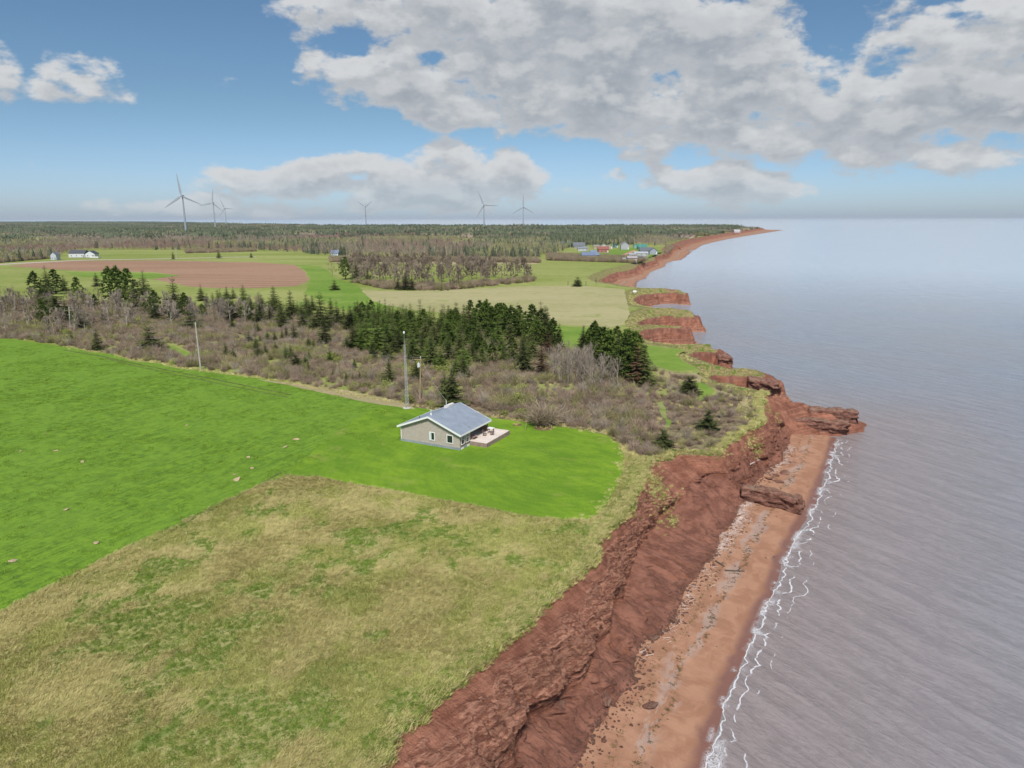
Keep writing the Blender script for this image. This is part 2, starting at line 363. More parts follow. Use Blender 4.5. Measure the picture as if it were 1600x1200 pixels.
def f_sea(nt, b, p):
    w1 = nt.noise(nt.mapv(p, (.20, 1, 1), (0, 0, R(62))), .62, 6, .66, .9)      # long crests running in to the beach
    w2 = nt.noise(nt.mapv(p, (.38, 1, 1), (0, 0, R(40))), 2.4, 5, .68, .5)
    w3 = nt.noise(nt.mapv(p, (.25, 1, 1), (0, 0, R(30))), .06, 4, .6)
    w4 = nt.noise(nt.mapv(p, (.25, 1, 1), (0, 0, R(40))), .28, 5, .65)
    sw = nt.node('ShaderNodeTexWave', wave_type='BANDS', bands_direction='Y', wave_profile='SAW'); nt.l.new(nt.mapv(p, (1, 1, 1), (0, 0, R(60))), sw.inputs[0])
    sw.inputs['Scale'].default_value = .085; sw.inputs['Distortion'].default_value = 5.5; sw.inputs['Detail'].default_value = 4; sw.inputs['Detail Scale'].default_value = .9; sw.inputs['Detail Roughness'].default_value = .6
    a = nt.noise(nt.mapv(p, (.3, 1, 1), (0, 0, R(50))), .02, 4, .6)
    col = nt.mix(nt.rng(a, .35, .65), (.25, .255, .28), (.235, .255, .295))
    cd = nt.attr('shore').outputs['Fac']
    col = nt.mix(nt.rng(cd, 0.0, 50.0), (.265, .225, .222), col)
    far = nt.rng(cd, 20, 420); col = nt.mix(far, col, (.46, .535, .62))  # sky reflection painted into the base colour, growing away from the shore
    dk = nt.rng(nt.m('ADD', nt.m('MULTIPLY', sw.outputs[1], .07), nt.m('ADD', nt.m('MULTIPLY', w1, .5), nt.m('MULTIPLY', w2, .4))), .40, .57, .86, 1.06)      # wave light and shade painted into the colour: troughs darker, crests paler
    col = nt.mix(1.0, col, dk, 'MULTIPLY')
    nt.l.new(col, b.inputs['Base Color'])
    h = nt.m('ADD', nt.m('MULTIPLY_ADD', w1, .8, nt.m('MULTIPLY', sw.outputs[1], .22)), nt.m('ADD', nt.m('MULTIPLY', w2, .22), nt.m('ADD', nt.m('MULTIPLY', w3, .5), nt.m('MULTIPLY', w4, .35))))
    bumpn(nt, b, h, .5)
    b.inputs['IOR'].default_value = 1.33; b.inputs['Specular IOR Level'].default_value = .5
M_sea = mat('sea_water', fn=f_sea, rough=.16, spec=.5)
def f_foam(nt, b, p):
    e = nt.attr('e').outputs['Fac']           # across the wash, 0..1
    n = nt.noise(p, .9, 5, .7, 1.2); n2 = nt.noise(p, 4.5, 4, .7, .6)
    rd = nt.m('ABSOLUTE', nt.m('MULTIPLY_ADD', n2, 2, -1))
    n = nt.noise(p, .30, 4, .5, .5)
    ln = lambda pos, amp, w0, w1, s_: nt.m('MULTIPLY', nt.rng(nt.m('ABSOLUTE', nt.m('SUBTRACT', nt.m('ADD', e, nt.m('MULTIPLY_ADD', n, amp, -amp / 2)), pos)), w0, w1, 1, 0), s_)
    brk = nt.rng(nt.noise(p, .35, 3, .6), .47, .56)
    a = nt.m('MAXIMUM', ln(.20, .55, .003, .022, .85), nt.m('MAXIMUM', ln(.40, .6, .006, .026, nt.m('MULTIPLY', brk, .85)), ln(.66, .5, .004, .02, nt.m('MULTIPLY', nt.rng(nt.noise(p, .22, 3, .6, 1), .52, .60), .7))))
    lace = nt.m('MULTIPLY', nt.m('MULTIPLY', nt.rng(rd, .05, .2, 1, 0), nt.rng(n, .50, .62)), nt.rng(e, .25, .42, 1, 0))
    a = nt.m('MAXIMUM', a, nt.m('MULTIPLY', lace, .7))
    a = nt.m('MULTIPLY', a, nt.m('MULTIPLY', nt.rng(e, 0, .12), nt.rng(e, .85, 1, 1, 0)))
    a = nt.m('MULTIPLY', a, nt.rng(n2, .25, .5, .35, 1), clamp=True)
    b.inputs['Base Color'].default_value = (.72, .72, .74, 1); nt.l.new(a, b.inputs['Alpha'])
M_foam = mat('foam', fn=f_foam, rough=.7)
# ------------------------------------------------------------------ the near coast, lofted from edge to water
A = np.array([.48, .877]); A /= np.linalg.norm(A); B_ = np.array([A[1], -A[0]])      # along and across the shore
def sn(px, py, z): x, y, _ = P(px, py, z); return x * A[0] + y * A[1], x * B_[0] + y * B_[1]
def curve(pts, z, lo=None, hi=None):
    a = sorted(sn(x, y, z) for x, y in pts); s = [q[0] for q in a]; n = [q[1] for q in a]
    return lambda q: np.interp(q, s, n)
E_PX = [(597,1200),(636,1133),(699,1081),(741,1039),(804,990),(825,972),(881,920),(923,881),(937,853),(955,825),(972,808),(985,788),(1000,755),(1015,716),
        (1047,714),(1060,705),(1125,707),(1135,692),(1165,672),(1190,662),(1192,640),(1192,619)]
M_PX = [(755,1182),(800,1151),(821,1095),(874,1070),(895,1039),(926,1004),(930,983),(958,948),(968,915),(972,892),(990,860),(1000,825),(1022,800),(1045,775)]
T_PX = [(905,1200),(926,1137),(965,1088),(990,1046),(1000,1004),(1028,990),(1056,955),(1070,920),(1084,906),(1119,850),(1140,815),(1150,792),(1165,770),
        (1187,747),(1200,730),(1220,720),(1225,705),(1232,685)]
W_PX = [(1105,1200),(1112,1161),(1126,1112),(1140,1077),(1161,1025),(1185,976),(1210,916),(1228,867),(1240,847),(1260,812),(1270,792),(1280,770),(1289,745),(1297,715),(1302,700)]
cE, cM, cT, cW = curve(E_PX, 8), curve(M_PX, 5.2), curve(T_PX, 1.0), curve(W_PX, 0)
s_lo = {}
sW = sn(1105, 1200, 0)
def ext(cv, pts, z, slope=0.0):
    s0, n0 = sn(*pts, z); return lambda q: np.where(q < s0, n0, cv(q))
cE = ext(cE, E_PX[0], 8); cM = ext(cM, M_PX[0], 5.2); cT = ext(cT, T_PX[0], 1); cW = ext(cW, W_PX[0], 0)
S0, S1, DS = 8.0, 151.0, .13
s = np.arange(S0, S1, DS); ns = len(s)
nE = cE(s) + fbm(s / 2.2, 0 * s, seed=3, o=5) * .7
for i in range(2): nE[1:-1] = (nE[:-2] + 2 * nE[1:-1] + nE[2:]) / 4
nT = cT(s) + fbm(s / 4, 0 * s, seed=5, o=4) * .7; nT = np.maximum(nT, nE + 3)
has = 1 - sst(88, 98, s)                                            # the jutting rock band dies out up the coast
nM0 = nE + (nT - nE) * .42
nM = has * np.clip(cM(s), nE + 1.5, nT - .8) + (1 - has) * nM0 + fbm(s / 3.3, 0 * s, seed=9, o=4) * .9 * has
zM = 5.2 + has * (fbm(s / 5, 0 * s, seed=12, o=3) * .7 - .5) - (1 - has) * .3
# a spur runs down to the long fallen ledge
spur = np.exp(-((s - sn(1150, 770, 1)[0]) / 2.6) ** 2); nT = nT + spur * 1.0
nW = cW(s) + fbm(s / 5, 0 * s, seed=21, o=3) * .4
rows = []; rockr = []; br = []; tr = []
def addrow(n, z, rock, beach, turf): rows.append((n, z + 0 * s)); rockr.append(rock + 0 * s); br.append(beach + 0 * s); tr.append(turf + 0 * s)
addrow(nE - .35, 8.0 - .03, 0, -1, 1); addrow(nE, 8.02, 0, -1, 1); addrow(nE + .10, 7.75, .1, -1, .7)
for t in np.linspace(0.0, 1, 34):                                   # upper face
    n = nE + .05 + (nM - nE) * (t ** .85); z = 7.45 + (zM - 7.45) * t ** 1.25
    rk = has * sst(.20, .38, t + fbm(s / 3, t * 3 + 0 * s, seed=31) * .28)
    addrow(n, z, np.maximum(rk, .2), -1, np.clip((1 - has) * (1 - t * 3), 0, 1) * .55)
for t in np.linspace(.12, 1, 10):                                   # undercut
    u = has * (.15 + sst(.35, .8, vnoise(s / 4, 0 * s, seed=44))) * 1.1
    n = nM + t * ((nT - nM) * .05) - u * np.sin(t * 1.7) * .75; z = zM - t * (.35 + 1.5 * has)
    addrow(n, z, has * (1 - .7 * t), -1, 0)
nb = rows[-1][0].copy(); zb = rows[-1][1].copy()
for t in np.linspace(.04, 1, 34):                                   # talus
    n = nb + (nT - nb) * t; z = 1.0 + (zb - 1.0) * (1 - t) ** 1.25
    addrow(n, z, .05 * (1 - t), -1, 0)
for t in np.linspace(.03, 1, 30):                                   # beach
    n = nT + (nW - nT) * t; z = 1.0 * (1 - t) ** 1.15
    addrow(n, z, 0, t, 0)
for t in (2, 5, 12): addrow(nW + t, -.12 * t, 0, 1.0, 0)
N = np.array([r[0] for r in rows]); Z = np.array([r[1] for r in rows]); RK = np.array(rockr); BT = np.array(br); TF = np.array(tr)
SS = np.tile(s, (len(rows), 1))
cl = (BT < 0) & (np.arange(len(rows))[:, None] > 2); tal = cl & (Z < 5) & (RK < .3)
# buttresses and hollows, broken bedding, cracks; rills down the talus
but = fbm(SS / 6, Z / 9, seed=51, o=3) * 1.0 + fbm(SS / 1.7, Z / 2.2, seed=52, o=4) * .45
bed = fbm(SS / 2.4 + Z * .8, Z * 2.6 + SS * .25, N * .5, seed=53, o=4) ; bed = np.round(bed * 5) / 5 * .6 + bed * .4
crack = 1 - np.abs(fbm(SS / 1.3 + Z * .5, Z * .6, seed=54, o=3)) * 6; crack = np.clip(crack, 0, 1)
rill = np.abs(fbm(SS / 1.5 + fbm(SS / 5, Z, seed=60) * 1.2, Z * .14, seed=55, o=4)) * 2 - .25
fade = np.clip(np.minimum((8 - Z) / 1.5, 1), 0, 1) * np.clip((Z - .9) / 1.0, 0, 1)
lay = (8 - Z) * 1.9 + SS * .62 + fbm(SS / 2.5, Z / 1.5, seed=62, o=4) * 2.0; li = np.floor(lay).astype(int); lf = lay - li
plate = (_h(li, np.floor(SS / 1.7 + _h(li, li * 0, li * 0, 5) * 9).astype(int), li * 0, 9) - .35) * .45 + (1 - lf) * .22      # thin plates of rock, each broken off at its own length
RKs = sst(.25, .6, RK)
N += np.where(cl, fade * (but * (.55 + .1 * RK) + RKs * (bed * .14 + plate - crack * .3)), 0)
Z += np.where(cl & (RKs > .3), fade * RKs * (plate * .35), 0)
N += np.where(tal, fade * rill * 1.1, 0); Z += np.where(tal, fade * (rill * .35 + fbm(SS * 1.2, N * 1.2, seed=57, o=3) * .14), 0)
Z += np.where((BT > 0) & (BT < .9), fbm(SS / 1.2, N / 1.2, seed=58, o=4) * .07 + fbm(SS / 5, N / 2, seed=59, o=3) * .12, 0) * np.clip((.9 - BT) * 3, 0, 1)
slump = cl & (RK < .2)
Z += np.where(slump, fbm(SS / .7, N / .7, seed=61, o=3) * .12, 0)
X3 = SS * A[0] + N * B_[0]; Y3 = SS * A[1] + N * B_[1]
V = np.stack([X3, Y3, Z], -1).reshape(-1, 3); nr = len(rows)
i0 = (np.arange(nr - 1)[:, None] * ns + np.arange(ns - 1)[None, :]); F = np.stack([i0, i0 + ns, i0 + ns + 1, i0 + 1], -1).reshape(-1, 4)
split = int(np.argmax(BT[:, 0] > 0)) - 1
fr = np.repeat(np.arange(nr - 1), ns - 1)
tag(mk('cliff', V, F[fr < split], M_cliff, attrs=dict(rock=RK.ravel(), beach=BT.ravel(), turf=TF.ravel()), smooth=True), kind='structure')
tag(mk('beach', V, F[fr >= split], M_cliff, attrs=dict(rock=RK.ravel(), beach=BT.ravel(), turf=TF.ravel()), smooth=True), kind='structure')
from mathutils.bvhtree import BVHTree
BV = BVHTree.FromPolygons([tuple(p) for p in V.tolist()], F.tolist())
def shore_hit(px, py):                      # the point of the cliff or beach seen at that pixel of the photograph
    return BV.ray_cast(Vector((0, 0, CAMZ)), ray(px, py).normalized())[0]
def shore_down(x, y):
    return BV.ray_cast(Vector((x, y, 40)), Vector((0, 0, -1)))[0]
def beach_pt(sv, t):                        # a point on the sand (t: 0 cliff foot, 1 water)
    i = int(np.clip((sv - S0) / DS, 0, ns - 1)); r = split + 1 + t * 29; a = int(r); f = r - a
    a = min(a, nr - 2); p = V.reshape(nr, ns, 3); return p[a, i] * (1 - f) + p[a + 1, i] * f
edge_near = [(sv * A[0] + n * B_[0], sv * A[1] + n * B_[1]) for sv, n in zip(s, nE)]

# ------------------------------------------------------------------ the far coast
FAR = [(1192,619,6,7.6),(1202,618,4,7.2),(1197,613,3.5,7.5),(1180,609,3.5,7.6),(1157,604,3.5,7.6),(1130,599,3.5,7.6),(1113,595,3.5,7.6),(1108,591,3.5,7),(1120,586,3.5,5.8),(1150,587,3,5.2),(1180,589,3,5),(1206,595,3,4.6),(1217,595,3,4.4),(1207,588,3,4.8),
 (1196,583,3,5),(1178,580,3,5.2),(1150,577,3.5,5.8),(1137,575,3.5,7),(1122,572,4,7.5),(1106,567,4,7.6),(1088,561,4,7.6),(1079,556,4,7.3),(1084,551,4,6.5),(1100,549,3,5.8),(1114,551,3,5.4),(1128,556,2.5,5),(1142,557,2.5,4.8),(1137,551,2.5,5),(1120,548,3,5.4),
 (1108,542,3.5,6),(1095,538,4,7.4),(1060,538,4,7.6),(1045,537,4,7.6),(1015,533,4,7.6),(1001,528,4,7.6),(997,522,4,7.2),(1003,516,3.5,6.2),(1022,512,3,5.6),(1045,512,3,5.4),(1065,515,2.5,5.2),(1081,517,2.5,5),(1081,513,2.5,5),(1060,510,3,5.4),(1035,508,3.5,6),
 (1012,507,4,7),(998,509,4,7.4),(996,504,4,7),(1008,499,3.5,6.2),(1025,494,3,5.6),(1045,493,3,5.4),(1068,496,2.5,5.2),(1097,498,2.5,5),(1097,494,2.5,5),(1077,490,3,5.4),(1048,485,3.5,6),(1030,482,4,7.3),(1010,479,4,7.6),(995,474,4,7.6),(991,467,4,7.2),
 (997,462,3.5,6.4),(1012,459.5,3,5.8),(1030,457.5,3,5.6),(1055,457,2.5,5.4),(1070,459.5,2.5,5.2),(1070,456,2.5,5.2),(1055,454.5,3,5.6),(1032,453,3.5,6),(1010,451.5,5,7),(991,449,9,7.4),(980,446.5,14,7.5),(960,443.5,18,7.5),(944,441,20,7.2),(936,438,22,6.6),
 (945,433,20,6),(957,427,17,5.8),(977,423,13,5.8),(997,417.5,8,5.8),(995,414.5,9,6),(1010,410,9,5.8),(1022,406.5,9,5.8),(1024,401,11,5.8),(1032,398.4,14,5.8),(1039,397.6,16,5.6),(1044,394,20,5),(1048,389.5,24,4.6),(1060,385.5,22,4.6),(1076,378.5,22,4.6),
 (1102,373,24,4.6),(1120,369.5,28,4.6),(1150,364.5,40,4.6),(1180,359.6,60,4.6),(1194,357.4,70,4.6)]
far_w = []
for (x, y, w, he) in FAR: q = P(x, y, he); far_w.append((q[0], q[1], w, he))
tip = far_w[-1]
far_shore = [(a, b, 60, 5) for a, b in ((tip[0] - 20, tip[1] + 60), (800, 3080), (300, 3150), (-300, 3250), (-800, 3500), (-1500, 4500), (-2600, 6300), (-4200, 8600), (-6500, 10500), (-16000, 13000))]
farline = far_w + far_shore
fx = [(p[0], p[1]) for p in farline]
edge_all = [e for e in edge_near if e[1] < far_w[0][1]] + fx
near_line = [e for e in edge_near[::12]]
landpoly = near_line + fx + [(-16000, -60), (edge_near[0][0], -60)]
def coast(x, y, lim=None):
    """signed distance outwards from the turf edge, and the local width of the shore"""
    x = np.asarray(x, float); y = np.asarray(y, float); best = np.full(x.shape, 1e18); wd = np.zeros(x.shape); he = np.zeros(x.shape)
    L = [(e[0], e[1], 8., 7.6) for e in near_line] + farline
    for i in range(len(L) - 1):
        x1, y1, w1, h1 = L[i]; x2, y2, w2, h2 = L[i + 1]; dx, dy = x2 - x1, y2 - y1
        t = np.clip(((x - x1) * dx + (y - y1) * dy) / (dx * dx + dy * dy + 1e-9), 0, 1)
        d = (x - x1 - t * dx) ** 2 + (y - y1 - t * dy) ** 2; m = d < best
        best = np.where(m, d, best); wd = np.where(m, w1 + (w2 - w1) * t, wd); he = np.where(m, h1 + (h2 - h1) * t, he)
    d = np.sqrt(best); ins = inpoly(x, y, landpoly)
    return np.where(ins, -d, d), (wd, he)
def shoulder(d, he): w_ = 4.2 + (7.6 - he).clip(0, 1) * 2.3; return 8.0 - .04 - (8.0 - he) * sst(-1, -.05, d / w_)
def band(name, x0, x1, y0, y1, c, nz):
    gx = np.arange(x0, x1, c); gy = np.arange(y0, y1, c); X, Y = np.meshgrid(gx, gy)
    X = X + fbm(X / c * .37, Y / c * .37, seed=70, o=1) * c * .5; 
    d, (wd, he) = coast(X, Y)
    keep = (d > -10) & (d < wd + 10)
    dn = d + (fbm(X / 7, Y / 7, seed=71, o=3) * 1.6 + fbm(X / 2, Y / 2, seed=72, o=4) * .9) * nz * sst(-4.2, -2, d)
    td = np.clip(wd * .55, 1.6, 3.2) + fbm(X / 5, Y / 5, seed=73) * .8
    zb = np.clip((wd - 3) * .12, .0, 1.2) + .1
    top = shoulder(np.minimum(dn, 0), he)
    t = np.clip(dn / td, 0, 1); zc = top + (zb - top) * (t ** 1.1)
    terr = fbm(X / 12, Y / 12, seed=74, o=2) * .8; q = zc + terr; stp = .9; qq = np.floor(q / stp) + sst(.35, .9, q / stp - np.floor(q / stp))
    zc = np.where((t > 0) & (t < 1), zc * .35 + (qq * stp - terr) * .65, zc)
    bt = np.clip((dn - td) / np.maximum(wd + 1 - td, 1.2), 0, 1)
    z = np.where(dn > td, zb * (1 - bt) - .05 - np.clip(dn - wd - 1, 0, 20) * .2, zc)
    z = z + np.where((dn > -.2) & (dn < td), fbm(X / 1.3, Y / 1.3, seed=75, o=3) * .35, 0)
    rk = sst(.2, .8, t) * .8; tf = 1 - sst(-.9, .1, dn + fbm(X / 3, Y / 3, seed=77) * .8); tf = tf * sst(4.6, 5.6, he + fbm(X / 5, Y / 5, seed=78, o=3) * 1.1)
    bta = np.where(dn > td + .2, np.clip(bt, .02, 1) * .99, -1)
    nx, ny = X.shape[1], X.shape[0]; idx = np.arange(nx * ny).reshape(ny, nx)
    kf = keep[:-1, :-1] | keep[1:, 1:] | keep[:-1, 1:] | keep[1:, :-1]
    Q = np.stack([idx[:-1, :-1], idx[:-1, 1:], idx[1:, 1:], idx[1:, :-1]], -1)[kf]
    u, inv = np.unique(Q, return_inverse=True)
    Vv = np.stack([X.ravel(), Y.ravel(), z.ravel()], -1)[u]
    tag(mk(name, Vv, inv.reshape(-1, 4), M_cliff, attrs=dict(rock=rk.ravel()[u], beach=bta.ravel()[u], turf=tf.ravel()[u]), smooth=True), kind='structure')
band('sea_cliff', 30, 112, 140, 262, .42, 1.2)
band('sea_cliff', 20, 128, 261, 440, .62, 1.35)
band('sea_cliff', 25, 240, 438, 1000, 1.3, 1)
band('shoreline', 150, 1150, 995, 3300, 5, 1.5)

# ------------------------------------------------------------------ ground
def poly_sheet(name, pts, mat_, z=LAND, jit=1.0, px=True, kind='structure', seed=0, fixed=None, step=.010):
    W = [P(a[0], a[1], LAND)[:2] for a in pts] if px else [tuple(p[:2]) for p in pts]
    out = []; n = len(W)
    for i in range(n):
        a, b = W[i], W[(i + 1) % n]; L = math.dist(a, b); mid = max(40, min(math.hypot(*a), math.hypot(*b)))
        k = 1 if (fixed and (i in fixed)) else max(1, min(90, int(L / (step * mid))))
        for j in range(k): t = j / k; out.append((a[0] + (b[0] - a[0]) * t, a[1] + (b[1] - a[1]) * t, 0 if (fixed and (i in fixed or (i - 1) in fixed)) else 1))
    o = np.array(out); dist = np.hypot(o[:, 0], o[:, 1])
    amp = jit * np.clip(dist * .004, .2, 8) * o[:, 2]
    o[:, 0] += fbm(o[:, 0] / 6, o[:, 1] / 6, seed=80 + seed) * amp * 1.5 + fbm(o[:, 0] / .9, o[:, 1] / .9, seed=81 + seed) * amp * .5
    o[:, 1] += fbm(o[:, 0] / 6, o[:, 1] / 6, seed=82 + seed) * amp * 1.5 + fbm(o[:, 0] / .9, o[:, 1] / .9, seed=83 + seed) * amp * .5
    tri = tessellate_polygon([[Vector((p[0], p[1], 0)) for p in o]])
    tri = [t if ((o[t[1]][0] - o[t[0]][0]) * (o[t[2]][1] - o[t[0]][1]) - (o[t[1]][1] - o[t[0]][1]) * (o[t[2]][0] - o[t[0]][0])) > 0 else t[::-1] for t in tri]
    ob = mk(name, [(p[0], p[1], z) for p in o], [tuple(t) for t in tri], mat_)
    return tag(ob, kind=kind) if kind else ob
# near ground (brush floor) follows the lofted edge exactly
yjoin = 140.0
en = [e for e in edge_near[::2] if e[1] < yjoin]
g = en + [(en[-1][0] - .5, yjoin), (-700, yjoin), (-700, -30), (en[0][0], -30)]
poly_sheet('ground', g, M_brush, px=False, jit=0, step=10)
V4 = []; F4 = []                                       # coarse squares far from the coast, small ones near it
todo = np.array([(i * 4096, yjoin + j * 4096) for i in range(-4, 1) for j in range(0, 4)], float); c = 4096.0; quads = []
while len(todo):
    d, _ = coast(todo[:, 0] + c / 2, todo[:, 1] + c / 2)
    lim = np.where(todo[:, 1] < 450, 1.0, np.where(todo[:, 1] < 1000, 2.0, 8.0)); last = c <= lim
    ok = (d < -6.8 - c * .71) | (last & (d < -6.8 - c * .5))
    for x, y in todo[ok]: quads.append((x, y, c))
    rest = todo[~ok & ~last & (d <= c)]; h = c / 2
    todo = np.concatenate([rest + np.array(o) for o in ((0, 0), (h, 0), (0, h), (h, h))]) if len(rest) else rest; c = h
q_ = np.array(quads); V4 = np.stack([np.stack([q_[:, 0] + a * q_[:, 2], q_[:, 1] + b * q_[:, 2], 8 + 0 * q_[:, 0]], -1) for a, b in ((0, 0), (1, 0), (1, 1), (0, 1))], 1).reshape(-1, 3)
F4 = np.arange(len(V4)).reshape(-1, 4)
tag(mk('terrain', V4, F4, M_past), kind='structure')

EdgeNearPx = None
low = [e for e in edge_near[::2] if e[1] < P(1015, 716)[1]]
rough = [P(-900, 1300)[:2], P(-300, 1105)[:2], P(0, 955)[:2], P(120, 893)[:2], P(250, 830)[:2], P(330, 792)[:2], P(400, 760)[:2], P(450, 741)[:2], P(700, 700)[:2], P(975, 690)[:2], P(1005, 712)[:2]] + low[::-1] + [(low[0][0], -20), (-90, -20)]
fx_idx = set(range(10, len(rough)))
ROUGH_POLY = rough
poly_sheet('rough_grass', rough, M_rough, z=8.012, px=False, jit=.4, fixed=fx_idx)
WHEAT = [(-700,515),(0,529),(37,532),(100,542),(140,550),(175,554),(207,564),(250,569),(275,575),(312,580),(400,591),(450,599),(520,614),(590,628),(640,640),(640,690),(450,743),(400,762),(330,794),(250,832),(120,895),(0,957),(-300,1105),(-1500,1500),(-2500,900)]
poly_sheet('grain_field', WHEAT, M_wheat, z=8.024, jit=.5, seed=3)
LAWN = [(450,743),(490,705),(530,672),(560,652),(590,636),(612,628),(650,637),(700,643),(770,653),(806,658),(879,667),(925,675),(950,681),(967,695),(976,712),(973,738),(962,765),(948,790),(932,806),(918,812),(879,812),(806,803),(716,785),(625,769),(542,754),(498,745)]
poly_sheet('brush_floor', [(-200,505),(0,529),(-100,500),(0,471),(150,474),(300,482),(430,488),(560,505),(640,512),(760,526),(880,545),(960,565),(1020,577),(1060,583),(1112,598),(1150,608),(1180,618),(1180,640),(1100,640),(900,600),(700,570),(400,540),(200,530),(60,528)], M_brush, z=8.012, jit=1, seed=31)
poly_sheet('lawn', LAWN, M_lawn, z=8.036, jit=.07, seed=5)
poly_sheet('grass_margin', [(400,593),(470,600),(540,610),(600,622),(640,632),(650,640),(590,632),(520,618),(450,602)], M_straw, z=8.045, jit=.5, seed=6)
PAST = [(-900,425),(0,413),(90,405),(200,392),(400,392),(520,400),(700,405),(840,408),(930,409),(985,411),(945,421),(918,432),(912,438),(925,444.5),(962,450.5),(975,456),(976,468),(980,480),(979,505),(980,524),(995,535),(1015,540),(1045,543),(1078,546),(1058,556),(1070,566),(1095,580),(1085,590),(1040,575),(1000,568),(940,556),(880,540),(760,520),(640,508),(560,500),(430,482),(300,478),(150,470),(0,468),(-900,500)]
poly_sheet('pasture', PAST, M_past, z=8.012, jit=.8, seed=7)
poly_sheet('ploughed_field', [(10,416),(50,411),(95,408),(180,407.3),(250,407),(330,408.5),(400,410),(458,414),(474,422),(483,434),(480,441),(462,447),(400,450.5),(330,450),(300,448),(240,437),(262,432),(285,430.5),(240,425),(120,423),(75,420)], M_plough, z=8.03, jit=1.0, seed=8)
poly_sheet('winter_green', [(462,414),(500,416),(514,424),(522,434),(560,447),(572,462),(580,470),(607,477),(598,492),(565,492),(530,481),(475,459),(484,441),(485,432),(475,421)], M_green, z=8.042, jit=.5, seed=9)
poly_sheet('green_strip', [(100,425),(240,426.5),(282,430.5),(240,435),(130,433)], M_green, z=8.042, jit=.4, seed=10)
poly_sheet('hay_meadow', [(562,454),(640,455),(700,453),(800,448),(900,446),(975,452),(978,465),(984,490),(975,507),(955,512),(880,507),(760,494),(640,484),(590,474),(575,465)], M_hay, z=8.03, jit=.4, seed=11)
poly_sheet('coastal_meadow', [(860,508),(955,516),(985,526),(997,538),(1045,545),(1065,548),(1055,555),(1068,565),(1092,576),(1060,580),(1010,572),(960,562),(880,542)], M_green, z=8.036, jit=.6, seed=12)
poly_sheet('dry_bank', [(1020,580),(1060,583),(1090,584),(1098,592),(1095,601),(1150,616),(1172,624),(1172,640),(1150,622),(1120,612),(1080,597),(1040,590)], M_straw, z=8.02, jit=1.2, seed=13)
poly_sheet('mown_path', [(1087,596),(1106,601),(1116,610),(1112,619),(1098,626),(1082,627),(1094,619),(1097,611),(1090,603)], M_green, z=8.03, jit=.5, seed=14)
poly_sheet('mown_path', [(1028,630),(1040,628),(1044,645),(1046,668),(1039,668),(1036,650)], mat('worn_path', fn=meadow((.14,.22,.03),(.24,.27,.09),(.3,.27,.13),.2), rough=.9), z=8.03, jit=1.4, seed=15)
poly_sheet('mown_path', [(255,539),(270,541),(292,550),(302,556),(290,560),(268,552)], M_green, z=8.03, jit=.8, seed=16)
poly_sheet('dry_patch', [(520,404),(600,403),(700,407),(830,409),(845,413),(700,413),(600,411),(520,411)], M_straw, z=8.035, jit=.6, seed=17)
poly_sheet('gravel_road', [(-400,432),(0,414.2),(62,410.6),(110,408),(150,406.6),(200,405.8),(270,404.6),(400,401.4),(400,400.8),(270,403.8),(200,404.9),(150,405.6),(110,406.9),(62,409.2),(0,412.4),(-400,428)], M_gravel, z=8.05, jit=.05, seed=18)
poly_sheet('village_green', [(885,402),(893,395),(930,391),(965,389),(1000,387),(1022,388),(1034,393),(1020,399),(1008,406),(985,409),(940,407)], M_green, z=8.012, jit=.6, seed=19)
poly_sheet('dirt_lane', [(966,409),(969,402),(974,397),(990,391),(995,391.5),(980,398),(976,403),(975,409)], M_redtrack, z=8.03, jit=.2, seed=20)
poly_sheet('farm_track', [(700,379.5),(735,375),(742,372.6),(745,373),(739,376.5),(706,381)], M_gravel, z=8.03, jit=.2, seed=21)

# ------------------------------------------------------------------ sea and wash
gx = np.unique(np.concatenate([np.arange(-40, 400, 8), np.geomspace(400, 60000, 24), -np.geomspace(40, 60000, 20)])); gy = np.unique(np.concatenate([np.arange(-60, 600, 8), np.geomspace(600, 120000, 36)]))
X, Y = np.meshgrid(gx, gy); nx, ny = len(gx), len(gy)
nw = cW(np.clip(X * A[0] + Y * A[1], 20, 150)); sh = np.maximum(X * B_[0] + Y * B_[1] - nw, 0); sh = np.where(X * A[0] + Y * A[1] > 170, np.maximum(sh, (X * A[0] + Y * A[1] - 150) * .7), sh)
i0 = (np.arange(ny - 1)[:, None] * nx + np.arange(nx - 1)[None]); 
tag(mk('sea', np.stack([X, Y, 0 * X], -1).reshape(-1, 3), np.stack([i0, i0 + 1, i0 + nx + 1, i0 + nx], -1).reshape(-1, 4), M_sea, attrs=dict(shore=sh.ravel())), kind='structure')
sf = np.arange(12, 150, .4); wv = fbm(sf / 6, 0 * sf, seed=90, o=4) * 1.6 + fbm(sf / 2.2, 0 * sf, seed=91, o=3) * .5; nf = cW(sf)
t = np.linspace(0, 1, 9)[:, None]; NN = nf - .7 + t * (5.2 + wv); SF = np.tile(sf, (9, 1))
fv = np.stack([SF * A[0] + NN * B_[0], SF * A[1] + NN * B_[1], .10 - .05 * t + 0 * SF], -1).reshape(-1, 3); k_ = len(sf)
i0 = (np.arange(8)[:, None] * k_ + np.arange(k_ - 1)[None])
tag(mk('foam', fv, np.stack([i0, i0 + k_, i0 + k_ + 1, i0 + 1], -1).reshape(-1, 4), M_foam, attrs=dict(e=(t + 0 * SF).ravel())), kind='stuff', label='white foam of small waves washing along the red beach')

